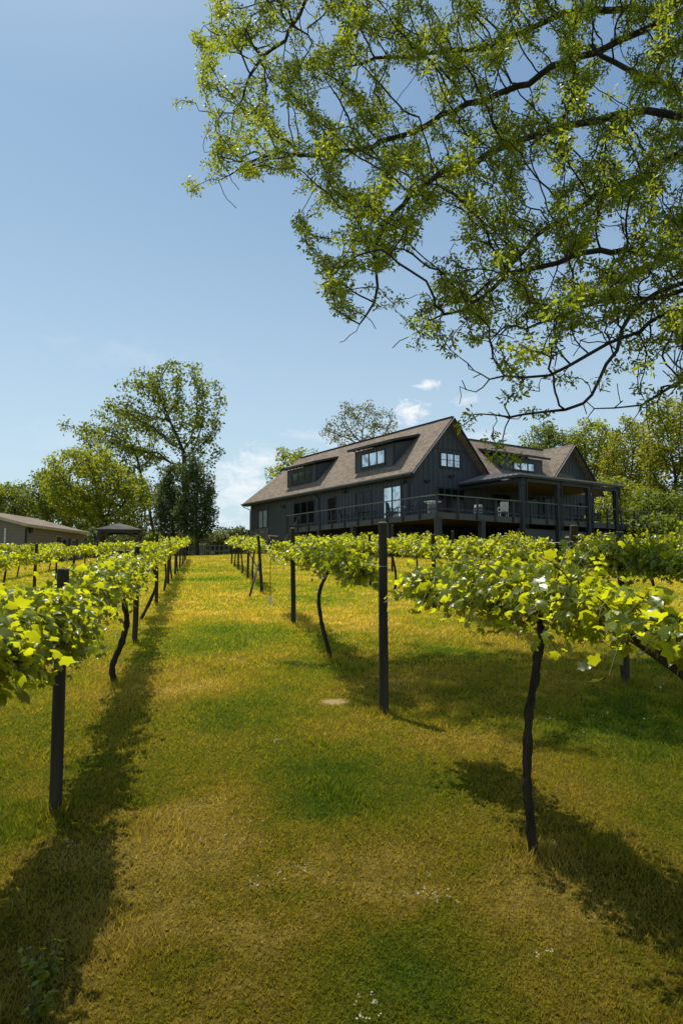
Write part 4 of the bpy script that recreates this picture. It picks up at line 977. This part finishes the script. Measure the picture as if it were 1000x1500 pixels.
    def rails(p, q, first=True):
        p = np.array(p, float); q = np.array(q, float); L = np.linalg.norm(q - p); n = max(1, int(round(L / 1.55))); dr = (q - p) / L
        outw = np.array([dr[1], -dr[0]])
        if np.dot(outw, (p + q) / 2 - np.array([5, 3])) < 0: outw = -outw
        for i in range(0 if first else 1, n + 1):
            c = p + (q - p) * i / n + outw * .05; c2 = MB(); c2.box(P(c[0] - .045, c[1] - .045, df - .33), P(c[0] + .045, c[1] + .045, df + .97)); c2.build('rail_post', M['trim'], deck)
        a = p + outw * .05; b_ = q + outw * .05
        MB().bar(P(a[0], a[1], df + 1.0), P(b_[0], b_[1], df + 1.0), .15, .05).build('top_rail', M['railtop'], deck)
        MB().bar(P(a[0], a[1], df + .2), P(b_[0], b_[1], df + .2), .05, .07).build('bottom_rail', M['trim'], deck)
        cb = MB()
        for k in range(6): z = df + .3 + k * .11; cb.tube([P(a[0], a[1], z), P(b_[0], b_[1], z)], .005, 4)
        cb.build('rail_cables', M['dark'], deck)
    rails((-2.5, 12.0), (-2.5, -5.2)); rails((-2.5, -5.2), (19, -5.2), False); rails((19, -5.2), (19, 1.7), False); rails((-2.5, 12.0), (-1.35, 12.0), False)
    # stairs down from the far end
    st = MB(); n = 9; rise = 1.75 / n; run = .28
    for i in range(n): st.box(P(-1.3, 12.02 + i * run, df - .04 - (i+1) * rise), P(-.1, 12.02 + (i+1) * run + .02, df - (i+1) * rise))
    for v in (-1.34, -.08): st.bar(P(v, 12.0, df - .2), P(v, 12.0 + n * run, df - .2 - n * rise), .05, .3)
    sr = st.build('stairs', M['deckwood'], H)
    hr = MB()
    for v in (-1.4, ):
        hr.bar(P(v, 12.0, df + 1.0), P(v, 12.0 + n * run, df + 1.0 - n * rise), .07, .09)
        for i in (3, 6, 9): hr.box(P(v - .04, 12.0 + i * run - .04, df - i * rise - .5), P(v + .04, 12.0 + i * run + .04, df + .96 - i * rise))
    hr.build('handrail', M['railtop'], sr)
    # lower storey under the deck
    b = MB(); b.box(P(4.75, -4.6, GR), P(13.6, -4.5, df - .62)); b.box(P(13.5, -4.5, GR), P(13.6, 0, df - .62)); b.build('lower_wall', M['lower'], H)
    b = MB(); b.box(P(-.03, -.03, GR), P(-.002, 11.6, df - .30)); b.box(P(0, -.06, GR), P(14.7, -.032, df - .30)); b.build('under_deck_shade', M['deck_shade'], H)  # dark sheets laid over the walls to paint the shade under the deck
build_house()

# things standing on the deck
def chair(x, y, z, rz, mat, label, group=None, s=1.0):
    r_ = empty('deck_chair', (x, y, z), rz); tag(r_, label, 'chair', group)
    MB().box((-.26*s, -.25*s, .40*s), (.26*s, .25*s, .44*s)).build('seat', mat, r_)
    b = MB()
    for k in range(5): x0 = -.25 + k * .105; b.slab([(x0*s, .24*s, .45*s), (x0*s + .085*s, .24*s, .45*s), (x0*s + .085*s, .36*s, 1.0*s), (x0*s, .36*s, 1.0*s)], (0, -1, .2), .02)
    b.build('backrest', mat, r_)
    for sx in (-1, 1):
        for sy in (-1, 1): MB().bar((sx * .24*s, sy * .23*s, 0), (sx * .24*s, sy * .22*s, .40*s), .045, .045, (0, 1, 0)).build('leg', mat, r_)
        MB().bar((sx * .27*s, -.26*s, .64*s), (sx * .27*s, .28*s, .66*s), .07, .03).bar((sx * .27*s, -.22*s, .42*s), (sx * .27*s, -.22*s, .63*s), .04, .04, (0, 1, 0)).build('armrest', mat, r_)
def round_table(x, y, z, top, label, base='dark', rr=.55):
    t = empty('round_table', (x, y, z)); tag(t, label, 'table')
    MB().cone((0, 0), rr, rr, .70, .74, 24).build('tabletop', M[top], t)
    b = MB().cone((0, 0), .04, .04, .03, .70, 8)
    for k in range(4): a = k * math.pi / 2 + .4; b.bar((0, 0, .05), (.36 * math.cos(a), .36 * math.sin(a), .03), .05, .04)
    b.build('pedestal', M[base], t)
def deck_at(px, u=None, v=None):
    if u is not None: return hw(hv(px, u), u)
    return hw(v, hu(px, v))
x, y, z = deck_at(735, u=-4.2); chair(x, y, z, HA + 2.6, M['white'], 'white slatted armchair on the deck just left of the first porch column')
x, y, z = deck_at(633, u=-4.0); round_table(x, y, z, 'white', 'round white-topped table at the outer corner of the deck', rr=.5)
bx_ = empty('storage_box', (x - .1, y - .55, z)); tag(bx_, 'pale box standing on the deck under the white-topped table', 'box')
MB().box((-.25, -.2, 0), (.25, .2, .55)).build('body', M['greyfence'], bx_); MB().box((-.27, -.22, .55), (.27, .22, .60)).build('lid', M['white'], bx_)
x, y, z = deck_at(699, u=-3.6); pl = empty('barrel', (x, y, z)); tag(pl, 'grey barrel standing against the dark glass doors of the gable', 'barrel')
MB().tube([(0, 0, 0), (0, 0, .25), (0, 0, .5), (0, 0, .8)], [.24, .29, .29, .24], 16).build('body', M['greyfence'], pl, True)
MB().tube([(0, 0, .2), (0, 0, .26)], .295, 16).tube([(0, 0, .54), (0, 0, .60)], .295, 16).build('hoop', M['dark'], pl)
x, y, z = deck_at(722, u=-3.4); round_table(x, y, z, 'dark', 'dark round table on the deck behind the white armchair')
for i, (px, v, rz, lab) in enumerate(((575, -1.6, 1.2, 'dark deck chair in front of the sky-lit patio door'), (600, -1.7, 4.2, 'dark deck chair by the house corner, right of the sky-lit patio door'), (545, -1.5, 1.0, 'dark deck chair between the two patio doors'), (520, -1.6, 4.0, 'dark deck chair in front of the dark patio door'), (505, -1.5, .8, 'dark deck chair right of the single dark door'))):
    x, y, z = deck_at(px, v=v); chair(x, y, z, HA + rz, M['dark'], lab, 'dark chairs along the deck')
for px, v, lab in ((588, -1.3, 'white-topped table between the dark chairs by the sky-lit patio door'), (532, -1.2, 'dark round table between the chairs in front of the dark patio door')):
    x, y, z = deck_at(px, v=v); round_table(x, y, z, 'white' if px == 588 else 'dark', lab, rr=.4)
for px, u, rz, lab in ((845, -3.0, .5, 'dark chair under the porch between the second and third columns'), (870, -2.8, 2.5, 'dark chair under the porch near the last column'), (918, -3.4, 3.6, 'dark chair on the open deck beyond the last porch column')):
    x, y, z = deck_at(px, u=u); chair(x, y, z, HA + rz, M['dark'], lab, 'dark chairs under the porch')

# ------------------------------------------------------------------ tan building
def build_tan():
    A = np.array([-20.0, 45.0]); B = np.array([-19.2, 53.2]); d = (B - A) / np.linalg.norm(B - A); L = np.linalg.norm(B - A); ang = math.atan2(d[1], d[0])
    z0 = 2.45; T = empty('tan_building', (A[0], A[1], z0), ang); tag(T, 'low tan sided building with shallow brown roof at the left edge', 'building')
    # local x along the long wall, y to the left
    eh = 3.3 + CAMZ - z0; rw = 4.2; rh = eh + 1.05
    b = MB(); b.box((0, 0, -.5), (L, .12, eh)); b.slab([(0, .12, -.5), (0, 2*rw, -.5), (0, 2*rw, eh), (0, rw, rh - .08), (0, .12, eh)], (-1, 0, 0), .12)
    b.box((L - .12, .12, -.5), (L, 2*rw, eh)); b.box((.12, 2*rw - .12, -.5), (L - .12, 2*rw, eh)); b.build('wall', M['tan'], T)
    n = (0, -1.05, 4.2)
    r_ = MB(); r_.slab([(-.3, -.35, eh + .02), (L + .3, -.35, eh + .02), (L + .3, rw, rh + .1), (-.3, rw, rh + .1)], n, .05); r_.slab([(-.3, rw, rh + .1), (L + .3, rw, rh + .1), (L + .3, 2*rw + .35, eh + .02), (-.3, 2*rw + .35, eh + .02)], (0, 1.05, 4.2), .05)
    rr = r_.build('roof', M['roof'], T)
    f = MB(); f.box((-.3, -.38, eh - .16), (L + .3, -.352, eh + .0)); f.bar((-.33, -.35, eh - .08), (-.33, rw, rh), .04, .16, (0, 0, 1)); f.bar((-.33, 2*rw + .35, eh - .08), (-.33, rw, rh), .04, .16); f.build('fascia', M['tantrim'], rr)
    MB().box((-.28, -.35, eh - .165), (L + .28, -.0, eh - .162)).build('soffit', M['tantrim'], rr)
    MB().tube([(.12, -.3, eh - .1), (.1, -.05, eh - .35), (.1, -.05, 0)], .05, 6).build('downspout', M['dark'], T)
    MB().box((.45, -.14, eh - .5), (.75, -.0, eh - .15)).build('floodlight', M['dark'], T)
    k = L / 8.2
    dr = MB().box((3.95*k, -.04, .0), (4.0*k, 0, 2.08)).box((4.75*k, -.04, .0), (4.8*k, 0, 2.08)).box((4.0*k, -.04, 2.02), (4.75*k, 0, 2.08)).build('door', M['tantrim'], T)
    MB().box((4.0*k, -.03, 0), (4.75*k, -.005, 2.02)).build('door_panel', M['dark'], dr)
    MB().tube([(5.15*k, -.0, 1.7), (5.15*k, -.12, 1.7)], .16, 10).build('wall_lamp', M['dark'], T)
    w = MB().box((6.2*k, -.04, 1.0), (6.27*k, 0, 1.95)).box((6.78*k, -.04, 1.0), (6.85*k, 0, 1.95)).box((6.27*k, -.04, 1.0), (6.78*k, 0, 1.07)).box((6.27*k, -.04, 1.88), (6.78*k, 0, 1.95)).build('window', M['tantrim'], T)
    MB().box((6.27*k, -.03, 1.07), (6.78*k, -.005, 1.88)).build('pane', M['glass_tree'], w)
    for a in (5.82, 6.88): MB().box((a*k, -.045, .98), ((a + .33)*k, -.003, 1.97)).build('shutter', M['dark'], T)
build_tan()
p = at(7, 800, 40); z = gz(p[0], p[1])
o = empty('white_pipe', (p[0], p[1], z)); tag(o, 'slim white pipe standing before the tan wall at the left edge', 'pipe')
MB().tube([(0, 0, -.1), (0, 0, 2.55 - .4)], .035, 8).build('shaft', M['white'], o); MB().tube([(0, 0, 2.15), (0, 0, 2.2)], .05, 8).build('cap', M['white'], o)

# ------------------------------------------------------------------ gazebo, picnic table, fence
def build_gazebo():
    c = at(175, 800, 50); z0 = gz(c[0], c[1]); G = empty('gazebo', (c[0], c[1], z0), .25); tag(G, 'small open gazebo with shallow hipped shingle roof and curved braces', 'gazebo')
    eh = 3.25 + CAMZ - z0; w = 1.32; pk = eh + .52
    r_ = MB(); e = w + .2
    for k in range(4):
        a = [(-e, -e), (e, -e), (e, e), (-e, e)][k]; b = [(e, -e), (e, e), (-e, e), (-e, -e)][k]; n = [(0, -.4, 1), (.4, 0, 1), (0, .4, 1), (-.4, 0, 1)][k]
        r_.slab([(a[0], a[1], eh), (b[0], b[1], eh), (0, 0, pk)], n, .05)
    rr = r_.build('roof', M['gazroof'], G)
    MB().cone((0, 0), .14, .05, pk - .06, pk + .06, 8).build('finial', M['trim'], rr)
    f = MB()
    for s_ in (-1, 1): f.box((-w, s_ * w - .06, eh - .22), (w, s_ * w + .06, eh - .06)); f.box((s_ * w - .06, -w + .061, eh - .22), (s_ * w + .06, w - .061, eh - .06))
    f.build('beam', M['dark'], G)
    for sx in (-1, 1):
        for sy in (-1, 1):
            p_ = MB().box((sx*w - .07, sy*w - .07, -.2), (sx*w + .07, sy*w + .07, eh - .225)).build('post', M['dark'], G)
            bb = MB()
            for ax in (0, 1):
                pts = []
                for t in np.linspace(0, 1, 6):
                    q = [sx*w, sy*w, eh - .95 + .72 * math.sin(t * 1.57)]; q[ax] -= (sx if ax == 0 else sy) * .75 * (1 - math.cos(t * 1.57)); pts.append(q)
                bb.tube(pts, .045, 5)
            bb.build('brace', M['joist'], p_)
build_gazebo()
def picnic(px, Y, label, top):
    c = at(px, 800, Y); t = empty('picnic_table', (c[0], c[1], gz(c[0], c[1])), .3); tag(t, label, 'picnic table')
    b = MB()
    for k in range(5): b.box((-.9, -.37 + k * .15, .72), (.9, -.24 + k * .15, .76))
    b.build('tabletop', top, t)
    for s_ in (-1, 1):
        b = MB()
        for k in range(2): b.box((-.9, s_ * .62 - .13 + k * .14, .42), (.9, s_ * .62 - .01 + k * .14, .46))
        b.build('bench', top, t)
    for s_ in (-1, 1): MB().bar((s_ * .65, -.65, 0), (s_ * .65, -.1, .71), .05, .09, (1, 0, 0)).bar((s_ * .65, .65, 0), (s_ * .65, .1, .71), .05, .09, (1, 0, 0)).bar((s_ * .65, -.7, .38), (s_ * .65, .7, .38), .05, .07).build('leg', M['dark'], t)
picnic(172, 47, 'white-topped picnic table under the gazebo behind the vines', M['white'])
def fence(px0, px1, Y, label):
    a = at(px0, 800, Y); b = at(px1, 800, Y + 1.5); F_ = empty('rail_fence', (a[0], a[1], gz(a[0], a[1]))); tag(F_, label, 'fence')
    o = np.array([a[0], a[1], gz(a[0], a[1])]); n = 6
    P_ = [np.array([a[0] + (b[0]-a[0]) * i / n, a[1] + (b[1]-a[1]) * i / n]) for i in range(n + 1)]
    Q = [np.array([p[0], p[1], gz(*p)]) - o for p in P_]
    for q in Q: MB().box((q[0] - .05, q[1] - .05, q[2] - .2), (q[0] + .05, q[1] + .05, q[2] + 1.05)).build('fence_post', M['greyfence'], F_)
    for h in (.45, .95):
        b_ = MB()
        for i in range(n): b_.bar(Q[i] + (0, -.07, h), Q[i+1] + (0, -.07, h), .03, .10)
        b_.build('fence_rail', M['greyfence'], F_)
fence(262, 292, 66, 'low grey rail fence at the end of the lane, left of the evergreen stem')
fence(294, 335, 66, 'low grey rail fence at the end of the lane, right of the evergreen stem')
def bush(px, py, Y, rx, rz, label, mat, seed):
    r = np.random.default_rng(seed); c = at(px, py, Y); s_ = Y / FPX; z = gz(c[0], c[1]); root = empty('bush', (c[0], c[1], z)); tag(root, label, 'bush', 'bushes at the edges of the vineyard')
    n = 1500; q = norm_rows(r.normal(0, 1, (n, 3))) * r.random((n, 1)) ** .3 * np.array([rx * s_, rx * s_ * .8, rz * s_]); lump = 1 + .18 * np.sin(q[:, 0] * 3 + seed) * np.cos(q[:, 2] * 4)
    q *= lump[:, None]; q[:, 2] += c[2] - z; q = q[q[:, 2] > .02]; n = len(q)
    V, Fc = leaf_geo(q, r.normal(0, 1, (n, 3)) + (0, 0, .6), r.normal(0, 1, (n, 3)), r.uniform(.2, .4, n), DIA_T, DIA_F); np_mesh('foliage', V, Fc, mat, root)
    st = MB()
    for k in range(6): a = k * 1.05; st.tube([(0, 0, -.1), (.25 * rx * s_ * math.cos(a), .2 * rx * s_ * math.sin(a), (c[2] - z) * .8), (.55 * rx * s_ * math.cos(a), .45 * rx * s_ * math.sin(a), c[2] - z)], [.05, .03, .01], 5, False)
    st.build('stems', M['treebark'], root)
bush(318, 795, 76, 22, 14, 'light green bush behind the fence at the end of the lane', M['paleleaf'], 3)
bush(348, 788, 80, 22, 16, 'green bush just left of the far house corner', M['farleaf'], 4)
bush(235, 796, 70, 26, 16, 'bright bush at the foot of the dark evergreens', M['denseleaf'], 6)
bush(272, 800, 72, 14, 10, 'small bush left of the evergreen stem', M['denseleaf'], 7)
bush(880, 778, 54, 40, 22, 'dark bush under the right end of the deck', M['openleaf'], 8)
bush(960, 780, 50, 46, 26, 'dark green bush at the right edge beyond the deck rail', M['openleaf'], 9)
bush(1040, 780, 50, 46, 34, 'bush cut off by the right edge of the photo', M['openleaf'], 10)

# ------------------------------------------------------------------ sky, sun, camera
w = bpy.data.worlds.new('World'); scene.world = w; w.use_nodes = True
nt = w.node_tree; nt.nodes.clear(); out = nt.nodes.new('ShaderNodeOutputWorld'); bg = nt.nodes.new('ShaderNodeBackground')
sky = nt.nodes.new('ShaderNodeTexSky'); sky.sky_type = 'NISHITA'; sky.sun_disc = False
sky.sun_elevation = math.asin(SUN[2]); sky.sun_rotation = math.atan2(SUN[0], SUN[1])
sky.air_density = 1.0; sky.dust_density = 1.6; sky.ozone_density = 1.6; sky.altitude = 100
tc = nt.nodes.new('ShaderNodeTexCoord'); G_ = tc.outputs['Generated']
skyc = mix(nt, 1.0, sky.outputs[0], (.86, 1.06, 1.05), 'MULTIPLY')
sz = nt.nodes.new('ShaderNodeSeparateXYZ'); nt.links.new(G_, sz.inputs[0])
hz = nt.nodes.new('ShaderNodeMapRange'); nt.links.new(sz.outputs['Z'], hz.inputs[0])
for i_, v_ in ((1, 0.0), (2, .55), (3, .74), (4, 0.0)): hz.inputs[i_].default_value = v_
skyc = mix(nt, hz.outputs[0], skyc, (6.1, 7.3, 8.1))                # summer haze low in the sky
def cloud(px, py, rx, rz, dens, seed):
    dvec = at(px, py, 100.0) - np.array([0, 0, CAMZ]); dvec /= np.linalg.norm(dvec)
    s_ = nt.nodes.new('ShaderNodeVectorMath'); s_.operation = 'SUBTRACT'; nt.links.new(G_, s_.inputs[0]); s_.inputs[1].default_value = tuple(dvec)
    v_ = mapping(nt, s_.outputs[0], (FPX / rx, FPX / rx, FPX / rz)); ln = nt.nodes.new('ShaderNodeVectorMath'); ln.operation = 'LENGTH'; nt.links.new(v_, ln.inputs[0])
    n_ = noise(nt, mapping(nt, G_, (26, 26, 52), (seed, 0, 0)), 1.1, 12, .70, dist=.6)
    f = mth(nt, 'SUBTRACT', mth(nt, 'ADD', mth(nt, 'MULTIPLY', n_, 2.5), -.62), mth(nt, 'MULTIPLY', ln.outputs['Value'], .75))
    cl = nt.nodes.new('ShaderNodeClamp'); nt.links.new(mth(nt, 'MULTIPLY', f, dens), cl.inputs[0]); return cl.outputs[0]
cur = skyc
for a in ((350, 715, 70, 60, 1.3, 1), (385, 672, 40, 26, 1.2, 5), (600, 605, 38, 20, 2.2, 3), (625, 562, 22, 11, 1.8, 8), (682, 586, 26, 13, .8, 2), (300, 760, 60, 20, .9, 9), (20, 722, 34, 14, 1.0, 12), (480, 640, 90, 16, .45, 14), (200, 520, 160, 30, .16, 17), (120, 640, 120, 26, .22, 19), (700, 640, 60, 14, .5, 22), (90, 640, 0.1, .1, .1, 3)):
    if a[2] < 1: continue
    cur = mix(nt, cloud(*a), cur, (8.0, 8.4, 8.7))
nt.links.new(cur, bg.inputs['Color']); bg.inputs['Strength'].default_value = .114
nt.links.new(bg.outputs[0], out.inputs['Surface'])
sl = bpy.data.lights.new('sun', 'SUN'); sl.energy = 5.0; sl.angle = R(.5); sl.color = (1.0, .95, .84)
so = bpy.data.objects.new('sun', sl); col.objects.link(so)
import mathutils
so.rotation_euler = mathutils.Vector(tuple(SUN)).to_track_quat('Z', 'Y').to_euler(); so.location = (-8, 10, 30)
cam = bpy.data.cameras.new('camera'); cam.sensor_fit = 'VERTICAL'; cam.sensor_height = 36; cam.lens = 36 * FPX / 1500; cam.clip_end = 5000; cam.clip_start = .05
co = bpy.data.objects.new('camera', cam); col.objects.link(co); co.location = (0, 0, CAMZ); co.rotation_euler = (math.pi / 2 + PITCH, 0, 0)
scene.camera = co
scene.view_settings.view_transform = 'Standard'; scene.view_settings.look = 'None'; scene.view_settings.exposure = 0
scene.render.engine = 'CYCLES'; scene.cycles.max_bounces = 7; scene.cycles.transmission_bounces = 4; scene.cycles.use_denoising = True
